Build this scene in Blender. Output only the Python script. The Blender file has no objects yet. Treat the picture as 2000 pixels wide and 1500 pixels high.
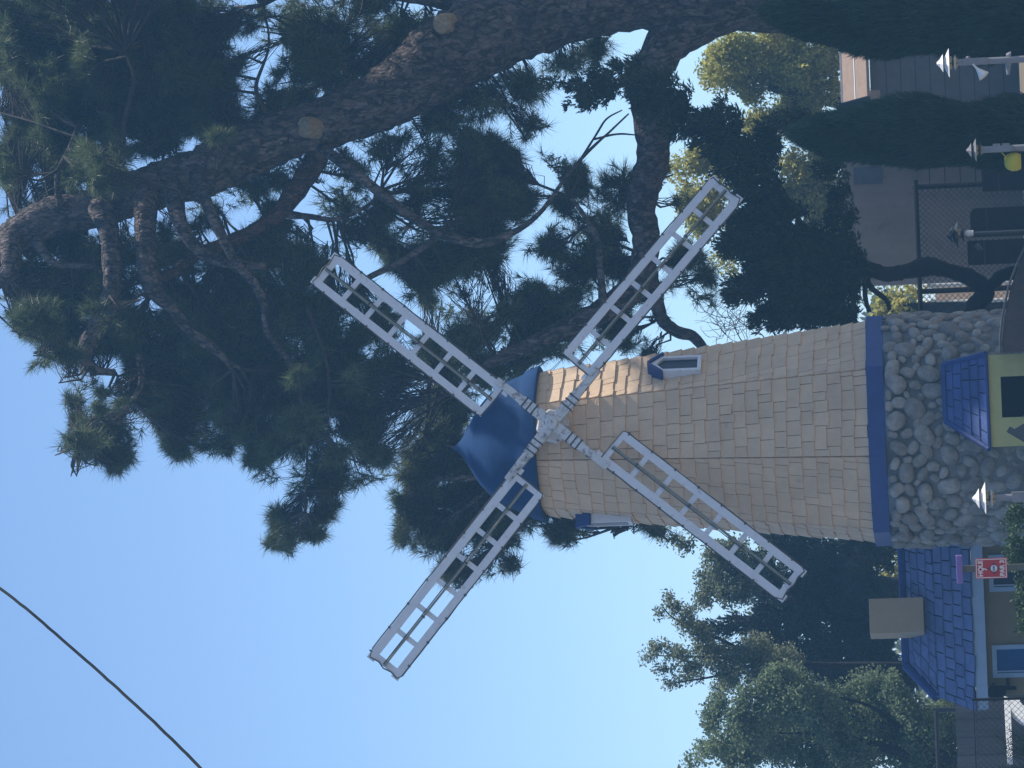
import bpy, math, random
import numpy as np
from mathutils import Vector, Matrix

SC = bpy.context.scene
COL = SC.collection
R = math.radians
rng = np.random.default_rng(7)
random.seed(7)

# ------------------------------------------------------------------ camera
FPX = 7000.0                      # focal length in pixels of a 2000 px wide frame
EYE = np.array([0.0, 0.0, 1.7])
PITCH, ROLL = R(6.92), R(2.3)
F = np.array([0, math.cos(PITCH), math.sin(PITCH)])
U0 = np.array([0, -math.sin(PITCH), math.cos(PITCH)])
R0 = np.array([1.0, 0, 0])
RP = math.cos(ROLL) * R0 - math.sin(ROLL) * U0
UP = math.sin(ROLL) * R0 + math.cos(ROLL) * U0
CX, CY = -UP, RP                  # the photograph lies on its side: its right is down


def P(u, v, d):
    """world point at depth d along the line of sight of photo pixel (u, v)"""
    return EYE + d * (F + (u - 1000) / FPX * CX + (750 - v) / FPX * CY)


cam_data = bpy.data.cameras.new('camera')
cam_data.sensor_width = 36
cam_data.lens = FPX / 2000 * 36
cam_data.clip_start = 0.5
cam_data.clip_end = 4000
cam = bpy.data.objects.new('camera', cam_data)
COL.objects.link(cam)
cam.matrix_world = Matrix(((CX[0], CY[0], -F[0], EYE[0]), (CX[1], CY[1], -F[1], EYE[1]),
                           (CX[2], CY[2], -F[2], EYE[2]), (0, 0, 0, 1)))
SC.camera = cam

# ------------------------------------------------------------------ light
SUN_EL, SUN_ROT = R(55), R(68)
S = Vector((math.sin(SUN_ROT) * math.cos(SUN_EL), math.cos(SUN_ROT) * math.cos(SUN_EL), math.sin(SUN_EL)))
sun = bpy.data.lights.new('sun', 'SUN')
sun.energy = 5.0
sun.angle = R(0.53)
sun.color = (1.0, 0.93, 0.82)
so = bpy.data.objects.new('sun', sun)
COL.objects.link(so)
so.rotation_euler = S.to_track_quat('Z', 'Y').to_euler()
so.location = (30, 60, 60)
w = bpy.data.worlds.new('World')
SC.world = w
w.use_nodes = True
nt = w.node_tree
sky = nt.nodes.new('ShaderNodeTexSky')
sky.sky_type = 'NISHITA'
sky.sun_disc = False
sky.sun_elevation = SUN_EL
sky.sun_rotation = SUN_ROT
sky.altitude = 0
sky.air_density = 0.75
sky.dust_density = 0.15
sky.ozone_density = 3.5
bg = nt.nodes['Background']
bg.inputs['Strength'].default_value = 0.145
nt.links.new(sky.outputs['Color'], bg.inputs['Color'])
SC.view_settings.view_transform = 'Standard'
SC.view_settings.look = 'None'
SC.view_settings.exposure = 0.32
SC.view_settings.gamma = 1
SC.cycles.max_bounces = 6
SC.cycles.transparent_max_bounces = 6
SC.cycles.volume_bounces = 1


# ------------------------------------------------------------------ materials
def mat(name, col, rough=0.8, var=0.15, scale=6.0, bump=0.0, bscale=None, island=0.0, trans=0.0, spec=0.3,
        col2=None, stretch=None, metallic=0.0, stain=None):
    m = bpy.data.materials.new(name)
    m.use_nodes = True
    t = m.node_tree
    b = t.nodes['Principled BSDF']
    b.inputs['Roughness'].default_value = rough
    b.inputs['Specular IOR Level'].default_value = spec
    b.inputs['Metallic'].default_value = metallic
    tc = t.nodes.new('ShaderNodeTexCoord')
    vec = tc.outputs['Object']
    if stretch:
        mp = t.nodes.new('ShaderNodeMapping')
        mp.inputs['Scale'].default_value = stretch
        t.links.new(vec, mp.inputs['Vector'])
        vec = mp.outputs['Vector']
    n = t.nodes.new('ShaderNodeTexNoise')
    n.inputs['Scale'].default_value = scale
    n.inputs['Detail'].default_value = 6
    n.inputs['Roughness'].default_value = 0.65
    t.links.new(vec, n.inputs['Vector'])
    mix = t.nodes.new('ShaderNodeMix')
    mix.data_type = 'RGBA'
    c1 = tuple(max(0, c * (1 - var)) for c in col)
    c2 = col2 or tuple(c * (1 + var) for c in col)
    mix.inputs[6].default_value = (*c1, 1)
    mix.inputs[7].default_value = (*c2, 1)
    mr = t.nodes.new('ShaderNodeMapRange')
    mr.inputs[1].default_value = 0.32
    mr.inputs[2].default_value = 0.68
    t.links.new(n.outputs['Fac'], mr.inputs[0])
    t.links.new(mr.outputs[0], mix.inputs[0])
    out = mix.outputs[2]
    if island:
        g = t.nodes.new('ShaderNodeNewGeometry')
        mr2 = t.nodes.new('ShaderNodeMapRange')
        mr2.inputs[3].default_value = 1 - island
        mr2.inputs[4].default_value = 1 + island
        t.links.new(g.outputs['Random Per Island'], mr2.inputs[0])
        mul = t.nodes.new('ShaderNodeVectorMath')
        mul.operation = 'SCALE'
        t.links.new(out, mul.inputs[0])
        t.links.new(mr2.outputs[0], mul.inputs['Scale'])
        out = mul.outputs[0]
    if stain:
        sc_, lo, hi, scol = stain
        n3 = t.nodes.new('ShaderNodeTexNoise')
        n3.inputs['Scale'].default_value = sc_
        n3.inputs['Detail'].default_value = 8
        n3.inputs['Roughness'].default_value = 0.7
        t.links.new(tc.outputs['Object'], n3.inputs['Vector'])
        m3 = t.nodes.new('ShaderNodeMapRange')
        m3.inputs[1].default_value = lo
        m3.inputs[2].default_value = hi
        t.links.new(n3.outputs['Fac'], m3.inputs[0])
        x3 = t.nodes.new('ShaderNodeMix')
        x3.data_type = 'RGBA'
        x3.inputs[7].default_value = (*scol, 1)
        t.links.new(m3.outputs[0], x3.inputs[0])
        t.links.new(out, x3.inputs[6])
        out = x3.outputs[2]
    t.links.new(out, b.inputs['Base Color'])
    if bump:
        n2 = t.nodes.new('ShaderNodeTexNoise')
        n2.inputs['Scale'].default_value = bscale or scale * 4
        n2.inputs['Detail'].default_value = 5
        t.links.new(vec, n2.inputs['Vector'])
        bp = t.nodes.new('ShaderNodeBump')
        bp.inputs['Strength'].default_value = bump
        bp.inputs['Distance'].default_value = 0.03
        t.links.new(n2.outputs['Fac'], bp.inputs['Height'])
        t.links.new(bp.outputs['Normal'], b.inputs['Normal'])
    if trans:
        tr = t.nodes.new('ShaderNodeBsdfTranslucent')
        t.links.new(out, tr.inputs['Color'])
        ms = t.nodes.new('ShaderNodeMixShader')
        ms.inputs[0].default_value = trans
        t.links.new(b.outputs[0], ms.inputs[1])
        t.links.new(tr.outputs[0], ms.inputs[2])
        t.links.new(ms.outputs[0], t.nodes['Material Output'].inputs['Surface'])
    return m


def bark_mat(name, c1, c2, scale=5.0):
    """furrowed bark: two octaves of warped noise, dark in the furrows"""
    m = mat(name, c1, 0.95, 0.35, 2.5)
    t = m.node_tree
    b = t.nodes['Principled BSDF']
    tc = [x for x in t.nodes if x.type == 'TEX_COORD'][0]
    mp = t.nodes.new('ShaderNodeMapping')
    mp.inputs['Rotation'].default_value = (0, R(-35), 0)
    mp.inputs['Scale'].default_value = (1.0, 1.0, 0.45)
    t.links.new(tc.outputs['Object'], mp.inputs['Vector'])
    nz = t.nodes.new('ShaderNodeTexNoise')
    nz.inputs['Scale'].default_value = 7.0
    nz.inputs['Detail'].default_value = 4
    t.links.new(mp.outputs['Vector'], nz.inputs['Vector'])
    wm = t.nodes.new('ShaderNodeVectorMath')
    wm.operation = 'MULTIPLY_ADD'
    wm.inputs[1].default_value = (0.22, 0.22, 0.22)
    t.links.new(nz.outputs['Color'], wm.inputs[0])
    t.links.new(mp.outputs['Vector'], wm.inputs[2])
    n1 = t.nodes.new('ShaderNodeTexVoronoi')
    n1.inputs['Scale'].default_value = scale
    t.links.new(wm.outputs[0], n1.inputs['Vector'])
    sp_ = t.nodes.new('ShaderNodeSeparateColor')
    t.links.new(n1.outputs['Color'], sp_.inputs[0])
    ad = t.nodes.new('ShaderNodeMath')
    ad.operation = 'MULTIPLY_ADD'
    ad.inputs[1].default_value = -0.75
    t.links.new(n1.outputs['Distance'], ad.inputs[0])
    t.links.new(sp_.outputs[0], ad.inputs[2])
    mr = t.nodes.new('ShaderNodeMapRange')
    mr.inputs[1].default_value = -0.35
    mr.inputs[2].default_value = 0.75
    t.links.new(ad.outputs[0], mr.inputs[0])
    base = b.inputs['Base Color'].links[0].from_socket
    mx = t.nodes.new('ShaderNodeMix')
    mx.data_type = 'RGBA'
    mx.inputs[6].default_value = (*c2, 1)
    t.links.new(base, mx.inputs[7])
    t.links.new(mr.outputs[0], mx.inputs[0])
    t.links.new(mx.outputs[2], b.inputs['Base Color'])
    bp = t.nodes.new('ShaderNodeBump')
    bp.inputs['Strength'].default_value = 1.0
    bp.inputs['Distance'].default_value = 0.08
    t.links.new(mr.outputs[0], bp.inputs['Height'])
    t.links.new(bp.outputs['Normal'], b.inputs['Normal'])
    return m


M = {
    'shingle': mat('tan_shingle_paint', (0.63, 0.465, 0.315), 0.75, 0.09, 3.0, 0.35, 40, island=0.06,
                   stain=(2.6, 0.64, 0.84, (0.34, 0.24, 0.16))),
    'core': mat('tower_core', (0.16, 0.11, 0.07), 0.9),
    'blue': mat('blue_paint', (0.030, 0.060, 0.21), 0.5, 0.12, 5, 0.15, 30, stain=(3, 0.68, 0.85, (0.16, 0.18, 0.27))),
    'cap': mat('blue_canvas_cap', (0.018, 0.050, 0.135), 0.8, 0.14, 2.2, 0.10, 14, spec=0.05,
               stain=(1.8, 0.66, 0.90, (0.10, 0.13, 0.22))),
    'roofblue': mat('blue_roof_shingle', (0.150, 0.200, 0.37), 0.7, 0.15, 4, 0.3, 40, island=0.13),
    'hutblue': mat('blue_hut_shingle', (0.060, 0.098, 0.25), 0.7, 0.15, 4, 0.3, 40, island=0.13),  # roof blue darkened for the hut, in place of missing shade
    'roofdark': mat('dark_roof_underlay', (0.012, 0.018, 0.045), 0.9),
    'white': mat('white_paint', (0.66, 0.68, 0.74), 0.55, 0.06, 8, 0.1, 40,
                 stain=(7, 0.60, 0.80, (0.22, 0.19, 0.17))),
    'wornwhite': mat('worn_white_paint', (0.60, 0.60, 0.62), 0.7, 0.1, 8, 0.2, 40,
                     stain=(9, 0.50, 0.66, (0.12, 0.10, 0.09))),
    'cable': mat('dark_cable', (0.085, 0.075, 0.06), 0.7),
    'rope': mat('rope_light_tube', (0.22, 0.225, 0.19), 0.5),
    'stone': mat('river_stone', (0.285, 0.265, 0.24), 0.9, 0.3, 7, 0.5, 30, island=0.24),
    'mortar': mat('dark_mortar', (0.19, 0.18, 0.17), 0.95, 0.2, 10, 0.3),
    'tanwall': mat('tan_stucco', (0.31, 0.235, 0.135), 0.9, 0.06, 3, 0.3, 60),
    'fascia': mat('pale_fascia_paint', (0.42, 0.52, 0.66), 0.6, 0.05, 4),
    'chimney': mat('tan_stucco_chimney', (0.48, 0.37, 0.25), 0.9, 0.06, 3, 0.3, 60),
    'lime': mat('lime_stucco', (0.47, 0.475, 0.21), 0.9, 0.08, 4, 0.3, 60),
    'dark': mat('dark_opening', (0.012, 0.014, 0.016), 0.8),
    'pane': mat('window_pane', (0.02, 0.10, 0.26), 0.5, 0.1, 2, spec=0.15),
    'darkpane': mat('dark_window_pane', (0.02, 0.025, 0.05), 0.4, 0.1, 2, spec=0.2),
    'red': mat('red_sign_paint', (0.52, 0.035, 0.045), 0.45, 0.05),
    'cream': mat('cream_lettering', (0.80, 0.72, 0.68), 0.5, 0.03),
    'ink': mat('blue_ink', (0.05, 0.08, 0.35), 0.5),
    'darkink': mat('dark_ink', (0.06, 0.03, 0.05), 0.5),
    'purple': mat('purple_paint', (0.19, 0.11, 0.36), 0.35, 0.08, spec=0.6),
    'postgrey': mat('grey_post', (0.14, 0.14, 0.11), 0.8, 0.15),
    'pillar': mat('dark_timber', (0.022, 0.022, 0.024), 0.8, 0.3, 3, 0.3, 40, spec=0.15),
    'pipe': mat('dark_fence_pipe', (0.014, 0.014, 0.016), 0.8, 0.2, spec=0.1),
    'metal': mat('dark_metal', (0.04, 0.045, 0.05), 0.5, 0.2, metallic=0.3),
    'wire': mat('fence_wire', (0.025, 0.025, 0.027), 0.7, spec=0.1),
    'greywall': mat('grey_stucco', (0.24, 0.19, 0.155), 0.95, 0.14, 1.5, 0.3, 30,
                    stain=(1.2, 0.55, 0.8, (0.07, 0.06, 0.06)), stretch=(1, 1, 0.35)),
    'block': mat('grey_block', (0.115, 0.112, 0.115), 0.95, 0.15, 2, 0.2, 30),
    'rooftan': mat('tan_roof_felt', (0.30, 0.215, 0.165), 0.9, 0.12, 6, 0.3, 60),
    'lampwhite': mat('white_lamp_metal', (0.78, 0.76, 0.74), 0.4, 0.06),
    'lampgrey': mat('grey_lamp_metal', (0.25, 0.25, 0.27), 0.6, 0.15),
    'lampdim': mat('shaded_lamp_metal', (0.16, 0.16, 0.17), 0.5, 0.2),  # white lamp metal darkened to stand in for shade on a lantern roof
    'lampglass': mat('amber_glass', (0.36, 0.30, 0.16), 0.25, 0.1, spec=0.5),
    'yellow': mat('yellow_shade', (0.50, 0.44, 0.05), 0.6, 0.12),
    'brownwall': mat('brown_timber', (0.085, 0.070, 0.066), 0.85, 0.25, 3, 0.3, 40),
    'coping': mat('grey_coping', (0.085, 0.09, 0.10), 0.85, 0.2, 4, 0.2),
    'tanground': mat('tan_gravel_wall', (0.48, 0.36, 0.26), 0.95, 0.1, 6),
    'ground': mat('bare_ground', (0.17, 0.14, 0.10), 0.95, 0.3, 0.8, 0.3, 20),
    'whitearch': mat('bright_white_paint', (0.85, 0.85, 0.83), 0.5, 0.03),
    'wood': mat('grey_fence_board', (0.20, 0.18, 0.165), 0.9, 0.2, 3, 0.3, 30, island=0.12, stretch=(1, 1, 0.15)),
    'line': mat('cable_sheath', (0.016, 0.022, 0.024), 0.8, 0.3, 12, spec=0.1),
    'needle': mat('pine_needles', (0.074, 0.110, 0.062), 0.5, 0.45, 1.3, island=0.45, trans=0.42, spec=0.4,
                  col2=(0.160, 0.205, 0.085)),
    'needle2': mat('pine_needles_pale', (0.078, 0.112, 0.058), 0.5, 0.45, 1.4, island=0.45, trans=0.42,
                   col2=(0.175, 0.200, 0.080)),
    'juniper': mat('juniper_scales', (0.026, 0.044, 0.028), 0.7, 0.4, 1.6, island=0.4, trans=0.15),
    'cypress': mat('cypress_scales', (0.024, 0.054, 0.034), 0.75, 0.45, 1.8, island=0.4, trans=0.12),
    'yleaf': mat('yellow_green_leaf', (0.38, 0.40, 0.10), 0.6, 0.3, 1.2, island=0.35, trans=0.6,
                 col2=(0.48, 0.44, 0.13)),
    'gleaf': mat('grey_green_leaf', (0.165, 0.205, 0.13), 0.65, 0.3, 1.0, island=0.4, trans=0.5,
                 col2=(0.25, 0.28, 0.17)),
    'lleaf': mat('soft_green_leaf', (0.15, 0.215, 0.125), 0.65, 0.3, 1.0, island=0.4, trans=0.5,
                 col2=(0.25, 0.31, 0.17)),
    'dleaf': mat('dark_evergreen_leaf', (0.030, 0.045, 0.034), 0.75, 0.35, 1.0, island=0.4, trans=0.12),
    'bleaf': mat('bush_leaf', (0.045, 0.085, 0.030), 0.6, 0.35, 3.0, island=0.4, trans=0.3),
    'bark': bark_mat('pine_bark', (0.18, 0.145, 0.135), (0.024, 0.021, 0.023), 15.0),
    'redbark': bark_mat('reddish_pine_bark', (0.19, 0.105, 0.075), (0.030, 0.020, 0.02), 16.0),
    'twig': mat('twig_bark', (0.045, 0.036, 0.032), 0.9, 0.3, 8),
    'darkbark': mat('dark_bark', (0.018, 0.016, 0.016), 0.95, 0.3, 6, 0.5, 20),
    'cut': mat('cut_wood', (0.27, 0.215, 0.14), 0.9, 0.35, 12),
}


# ------------------------------------------------------------------ mesh helpers
def norm(a):
    a = np.asarray(a, float)
    return a / (np.linalg.norm(a) + 1e-12)


def root_of(o):
    while o.parent:
        o = o.parent
    return o


def link_mesh(name, verts, faces, material, parent=None, origin=None, smooth=False, kind=None):
    """one mesh object; verts are world coordinates"""
    me = bpy.data.meshes.new(name)
    verts = np.asarray(verts, float)
    if parent is not None:
        off = np.array(root_of(parent).location)
    else:
        off = np.array(origin) if origin is not None else np.zeros(3)
    verts = verts - off
    if isinstance(faces, np.ndarray):
        nf, k = faces.shape
        me.vertices.add(len(verts))
        me.vertices.foreach_set('co', verts.astype(np.float32).ravel())
        me.loops.add(nf * k)
        me.loops.foreach_set('vertex_index', faces.astype(np.int32).ravel())
        me.polygons.add(nf)
        me.polygons.foreach_set('loop_start', np.arange(0, nf * k, k, dtype=np.int32))
        me.update(calc_edges=True)
        me.validate()
    else:
        me.from_pydata([tuple(v) for v in verts], [], faces)
        me.update()
    if smooth:
        me.polygons.foreach_set('use_smooth', np.ones(len(me.polygons), dtype=bool))
    me.materials.append(material)
    o = bpy.data.objects.new(name, me)
    COL.objects.link(o)
    if parent is not None:
        o.parent = parent
    else:
        o.location = tuple(off)
    if kind:
        o['kind'] = kind
    return o


class MB:
    def __init__(s):
        s.v, s.f = [], []

    def add(s, vs, fs):
        n = len(s.v)
        s.v += [np.asarray(x, float) for x in vs]
        s.f += [tuple(i + n for i in f) for f in fs]

    def box(s, c, ax, ay, az):
        """ax, ay, az: half-extent vectors"""
        c, ax, ay, az = [np.asarray(x, float) for x in (c, ax, ay, az)]
        if np.dot(np.cross(ax, ay), az) < 0:
            az = -az
        vs = [c + i * ax + j * ay + k * az for k in (-1, 1) for j in (-1, 1) for i in (-1, 1)]
        s.add(vs, [(0, 2, 3, 1), (4, 5, 7, 6), (0, 1, 5, 4), (2, 6, 7, 3), (0, 4, 6, 2), (1, 3, 7, 5)])

    def prism(s, poly, ext):
        """poly: list of 3D points, extruded by vector ext"""
        n = len(poly)
        poly = [np.asarray(p, float) for p in poly]
        nv = sum((np.cross(poly[i] - poly[0], poly[(i + 1) % n] - poly[0]) for i in range(n)), np.zeros(3))
        if np.dot(nv, ext) > 0:
            poly = poly[::-1]
        vs = poly + [p + np.asarray(ext) for p in poly]
        fs = [tuple(range(n)), tuple(range(2 * n - 1, n - 1, -1))]
        fs += [(i, i + n, (i + 1) % n + n, (i + 1) % n) for i in range(n)]
        s.add(vs, fs)

    def tube(s, pts, rad, sides=6, cap=True):
        v, f = tube_arr(pts, rad, sides, cap)
        s.add(list(v), f)

    def lathe(s, c, prof, sides=24, phase=0.0, axis=None, e1=None):
        """prof: list of (radius, height) from bottom to top around axis (default z)"""
        c = np.asarray(c, float)
        az = np.array([0, 0, 1.0]) if axis is None else norm(axis)
        a1 = np.array([1.0, 0, 0]) if e1 is None else norm(e1)
        if abs(np.dot(a1, az)) > 0.9:
            a1 = np.array([0, 1.0, 0])
        a1 = norm(a1 - np.dot(a1, az) * az)
        a2 = np.cross(az, a1)
        vs, fs = [], []
        for r, h in prof:
            for k in range(sides):
                t = phase + 2 * math.pi * k / sides
                vs.append(c + az * h + r * (math.cos(t) * a1 + math.sin(t) * a2))
        for j in range(len(prof) - 1):
            for k in range(sides):
                a, b = j * sides + k, j * sides + (k + 1) % sides
                fs.append((a, b, b + sides, a + sides))
        fs.append(tuple(range(sides - 1, -1, -1)))
        fs.append(tuple((len(prof) - 1) * sides + k for k in range(sides)))
        s.add(vs, fs)

    def build(s, name, material, parent=None, origin=None, smooth=False, kind=None):
        return link_mesh(name, np.array(s.v), s.f, material, parent, origin, smooth, kind)


def tube_arr(pts, rad, sides=6, cap=True):
    pts = np.asarray(pts, float)
    n = len(pts)
    rad = np.broadcast_to(np.asarray(rad, float), (n,))
    tan = np.gradient(pts, axis=0)
    tan /= np.linalg.norm(tan, axis=1)[:, None] + 1e-12
    ref = np.array([0.3, 0.2, 0.93])
    if abs(np.dot(ref, tan[0])) > 0.9:
        ref = np.array([1.0, 0.1, 0])
    nrm = norm(ref - np.dot(ref, tan[0]) * tan[0])
    vs = []
    for i in range(n):
        nrm = norm(nrm - np.dot(nrm, tan[i]) * tan[i])
        bn = np.cross(tan[i], nrm)
        for k in range(sides):
            a = 2 * math.pi * k / sides
            vs.append(pts[i] + rad[i] * (math.cos(a) * nrm + math.sin(a) * bn))
    fs = []
    for i in range(n - 1):
        for k in range(sides):
            a, b = i * sides + k, i * sides + (k + 1) % sides
            fs.append((a, b, b + sides, a + sides))
    if cap:
        fs.append(tuple(range(sides - 1, -1, -1)))
        fs.append(tuple((n - 1) * sides + k for k in range(sides)))
    return np.array(vs), fs


def smooth_path(pts, rad, sub=6):
    """Catmull-Rom through points and radii"""
    p = np.column_stack([np.asarray(pts, float), np.asarray(rad, float)])
    p = np.vstack([2 * p[0] - p[1], p, 2 * p[-1] - p[-2]])
    out = []
    for i in range(1, len(p) - 2):
        for t in np.linspace(0, 1, sub, endpoint=False):
            a, b, c, d = p[i - 1], p[i], p[i + 1], p[i + 2]
            out.append(0.5 * (2 * b + (c - a) * t + (2 * a - 5 * b + 4 * c - d) * t * t + (3 * b - a - 3 * c + d) * t ** 3))
    out.append(p[-2])
    out = np.array(out)
    return out[:, :3], np.maximum(out[:, 3], 0.004)


def thing(name, label, cat, loc, group=None):
    o = bpy.data.objects.new(name, None)
    COL.objects.link(o)
    o.location = tuple(loc)
    o.empty_display_size = 0.3
    return tag(o, label, cat, group)


def tag(o, label, cat, group=None):
    o['label'] = label
    o['category'] = cat
    if group:
        o['group'] = group
    return o


def ground_under(p):
    return np.array([p[0], p[1], 0.0])


Z = np.array([0, 0, 1.0])


def shingled(mb, p0, p1, t0, t1, nrm, n, wmin, wmax, thick=0.028, rnd=None, over=0.25, skew=0.004, gap=0.005):
    """courses of wedge shingles over the quad p0 p1 (bottom) t0 t1 (top)"""
    rnd = rnd or random
    p0, p1, t0, t1 = [np.asarray(x, float) for x in (p0, p1, t0, t1)]
    for i in range(n):
        f0, f1 = i / n, min(1.0, (i + 1 + over) / n)
        L = np.linalg.norm((p1 + (t1 - p1) * f0) - (p0 + (t0 - p0) * f0))
        x = 0.0
        first = True
        while x < L - 1e-6:
            wd = rnd.uniform(wmin, wmax)
            if first:
                wd *= rnd.uniform(0.4, 1)
                first = False
            e = min(L, x + wd)
            if L - e < wmin * 0.5:
                e = L
            a, b = (x + gap) / L, (e - gap) / L
            dz = rnd.uniform(-skew, skew)
            ff = f0 + dz
            th = thick * rnd.uniform(0.85, 1.25)

            def pt(s_, f_):
                l, r_ = p0 + (t0 - p0) * f_, p1 + (t1 - p1) * f_
                return l + (r_ - l) * s_
            B0, B1, T0, T1 = pt(a, ff), pt(b, ff + rnd.uniform(-skew, skew) * 0.5), pt(a, f1), pt(b, f1)
            vs = [B0 + nrm * th, B1 + nrm * th, T1 + nrm * 0.004, T0 + nrm * 0.004, B0, B1, T1, T0]
            mb.add(vs, [(0, 1, 2, 3), (4, 5, 1, 0), (4, 0, 3, 7), (1, 5, 6, 2)])
            x = e


# ------------------------------------------------------------------ ground
g = MB()
HX_, HY_ = np.array([1.0, 0, 0]), np.array([0, 1.0, 0])
N = 400.0
g.add([(-N, -100, 0), (N, -100, 0), (N, N, 0), (-N, N, 0)], [(0, 1, 2, 3)])
go = g.build('ground', M['ground'], kind='structure')

hz = MB()
hz.box((0, 195, 12.0), HX_ * 425, HY_ * 420, np.array([0, 0, 1.0]) * 13.0)  # thin blue air added to lift the darks, standing in for lens veil
hm = bpy.data.materials.new('veil_air')
hm.use_nodes = True
hm.node_tree.nodes.remove(hm.node_tree.nodes['Principled BSDF'])
vol = hm.node_tree.nodes.new('ShaderNodeVolumePrincipled')
vol.inputs['Color'].default_value = (0.26, 0.60, 1.0, 1)
vol.inputs['Density'].default_value = 0.0012
vol.inputs['Anisotropy'].default_value = 0.2
hm.node_tree.links.new(vol.outputs[0], hm.node_tree.nodes['Material Output'].inputs['Volume'])
hz.build('veil_volume', hm, kind='stuff')

# ------------------------------------------------------------------ windmill
DT = 58.0
PXM = FPX / DT
ax = P(1702, 844, DT)
AX = np.array([ax[0], ax[1], 0.0])
z_b0 = P(1733, 844, DT)[2]         # bottom of the blue band
z_s0 = P(1702, 844, DT)[2]         # foot of the shingles
z_s1 = P(1050, 862, DT)[2]         # top of the shingles
z_ap = P(876, 876, DT)[2]
RB, RT = 218 / PXM, 143 / PXM
ANG0 = -11.0                       # a corner of the octagon, degrees from the line to the camera


def odir(deg):
    a = R(deg)
    return np.array([math.sin(a), -math.cos(a), 0.0])


mill = thing('windmill', 'tan shingled windmill tower with blue cap, four white lattice sails and cobblestone base',
             'windmill', AX)
wb = MB()
shing = MB()
rs = random.Random(3)
core_v, core_f = [], []
for k in range(8):
    a0, a1 = ANG0 + 45 * k, ANG0 + 45 * (k + 1)
    b0, b1 = AX + odir(a0) * RB + Z * z_s0, AX + odir(a1) * RB + Z * z_s0
    t0, t1 = AX + odir(a0) * RT + Z * z_s1, AX + odir(a1) * RT + Z * z_s1
    nr = norm(np.cross(b1 - b0, t0 - b0))
    if np.dot(nr, odir((a0 + a1) / 2)) < 0:
        nr = -nr
    shingled(shing, b0, b1, t0, t1, nr, 25, 0.13, 0.42, 0.034, rs)
    wb.add([b0, b1, t1, t0], [(0, 1, 2, 3)])
body = wb.build('tower_body', M['core'], mill)
sh = shing.build('shingle_cladding', M['shingle'], mill)
# blue band
bb = MB()
oct_ph = R(ANG0 - 90)
bb.lathe(AX, [(RB - 0.05, z_b0), (RB + 0.10, z_b0), (RB + 0.10, z_s0), (RB - 0.02, z_s0 + 0.03)], 8, oct_ph)
bb.build('blue_band', M['blue'], mill)

# cobblestone base
RS = 222 / PXM
mo = MB()
mo.lathe(AX, [(RS + 0.10, -0.2), (RS + 0.02, 0.8), (RS - 0.05, z_b0 - 0.004)], 48)
mo.build('base_wall', M['mortar'], mill, smooth=True)


def stone_arr(nu=12, nv=8):
    vs, fs = [], []
    for j in range(nv + 1):
        th = math.pi * j / nv
        for i in range(nu):
            ph = 2 * math.pi * i / nu
            vs.append((math.sin(th) * math.cos(ph), math.sin(th) * math.sin(ph), math.cos(th)))
    for j in range(nv):
        for i in range(nu):
            a, b = j * nu + i, j * nu + (i + 1) % nu
            fs.append((a, a + nu, b + nu, b))
    return np.array(vs), np.array(fs)


SV, SF = stone_arr()
sv, sf, nst = [], [], 0
placed = []
circ = 2 * math.pi * RS
for tries, (rmin, rmax) in ((500, (0.14, 0.19)), (6000, (0.10, 0.135)), (12000, (0.065, 0.09))):
    for _ in range(tries):
        s_, z_ = rng.uniform(0, circ), rng.uniform(-0.05, z_b0 - 0.05)
        r_ = rng.uniform(rmin, rmax)
        el = rng.uniform(0.72, 1.0)
        ok = True
        for (s2, z2, r2) in placed:
            ds = abs(s_ - s2)
            ds = min(ds, circ - ds)
            if ds * ds + (z_ - z2) ** 2 < (0.80 * (r_ + r2)) ** 2:
                ok = False
                break
        if ok and z_ + r_ * 0.8 < z_b0:
            placed.append((s_, z_, r_))
for (s_, z_, r_) in placed:
    th = s_ / RS
    n_ = np.array([math.sin(th), -math.cos(th), 0])
    t_ = np.array([math.cos(th), math.sin(th), 0])
    a_ = rng.uniform(0, math.pi)
    e1 = math.cos(a_) * t_ + math.sin(a_) * Z
    e2 = -math.sin(a_) * t_ + math.cos(a_) * Z
    vv = np.sign(SV) * np.abs(SV) ** 0.85
    sx, sy = r_ * rng.uniform(0.98, 1.25), r_ * rng.uniform(0.66, 0.92)
    lump = 1 + 0.09 * np.sin(SV @ rng.normal(0, 2.2, 3) + rng.uniform(0, 6))[:, None]
    pts = AX + n_ * (RS - 0.02 + 0.02 * rng.random()) + Z * z_ + (vv[:, :1] * sx * e1 + vv[:, 1:2] * sy * e2 + vv[:, 2:] * r_ * 0.55 * n_) * lump
    sv.append(pts)
    sf.append(SF + nst)
    nst += len(pts)
link_mesh('cobblestones', np.vstack(sv), np.vstack(sf), M['stone'], mill, smooth=True)

# cap
cp = [(0.0, 157), (10, 153), (26, 148), (31, 141), (44, 136), (55, 132), (66, 127), (76, 122), (86, 116), (95, 110), (103, 103), (111, 95), (120, 85), (129, 74),
      (137, 61), (145, 48), (152, 35), (159, 24), (166, 14), (174, 7), (182, 2.0)]
H = (z_ap - z_s1 + 0.05)
SEG = 48
cv, cf = [], []
rows = [(146 / PXM, -0.03), (157 / PXM, -0.03)] + [(r_ / PXM, H * h_ / 183.0) for h_, r_ in cp]
for j, (r_, h_) in enumerate(rows):
    for k in range(SEG):
        t = 2 * math.pi * k / SEG
        d_ = (math.degrees(t) - ANG0) % 45 - 22.5
        octf = math.cos(R(22.5)) / math.cos(R(d_))
        wgt = max(0.0, 1 - max(0, h_) / (H * 0.85)) * 0.75
        rr = r_ * (1 + wgt * (octf - 1) + wgt * 0.02)
        if 1 <= j <= 2:
            rr *= 1 + 0.006 * math.sin(5 * t + j)
        cv.append(AX + odir(math.degrees(t)) * rr + Z * (z_s1 + h_))
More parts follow.
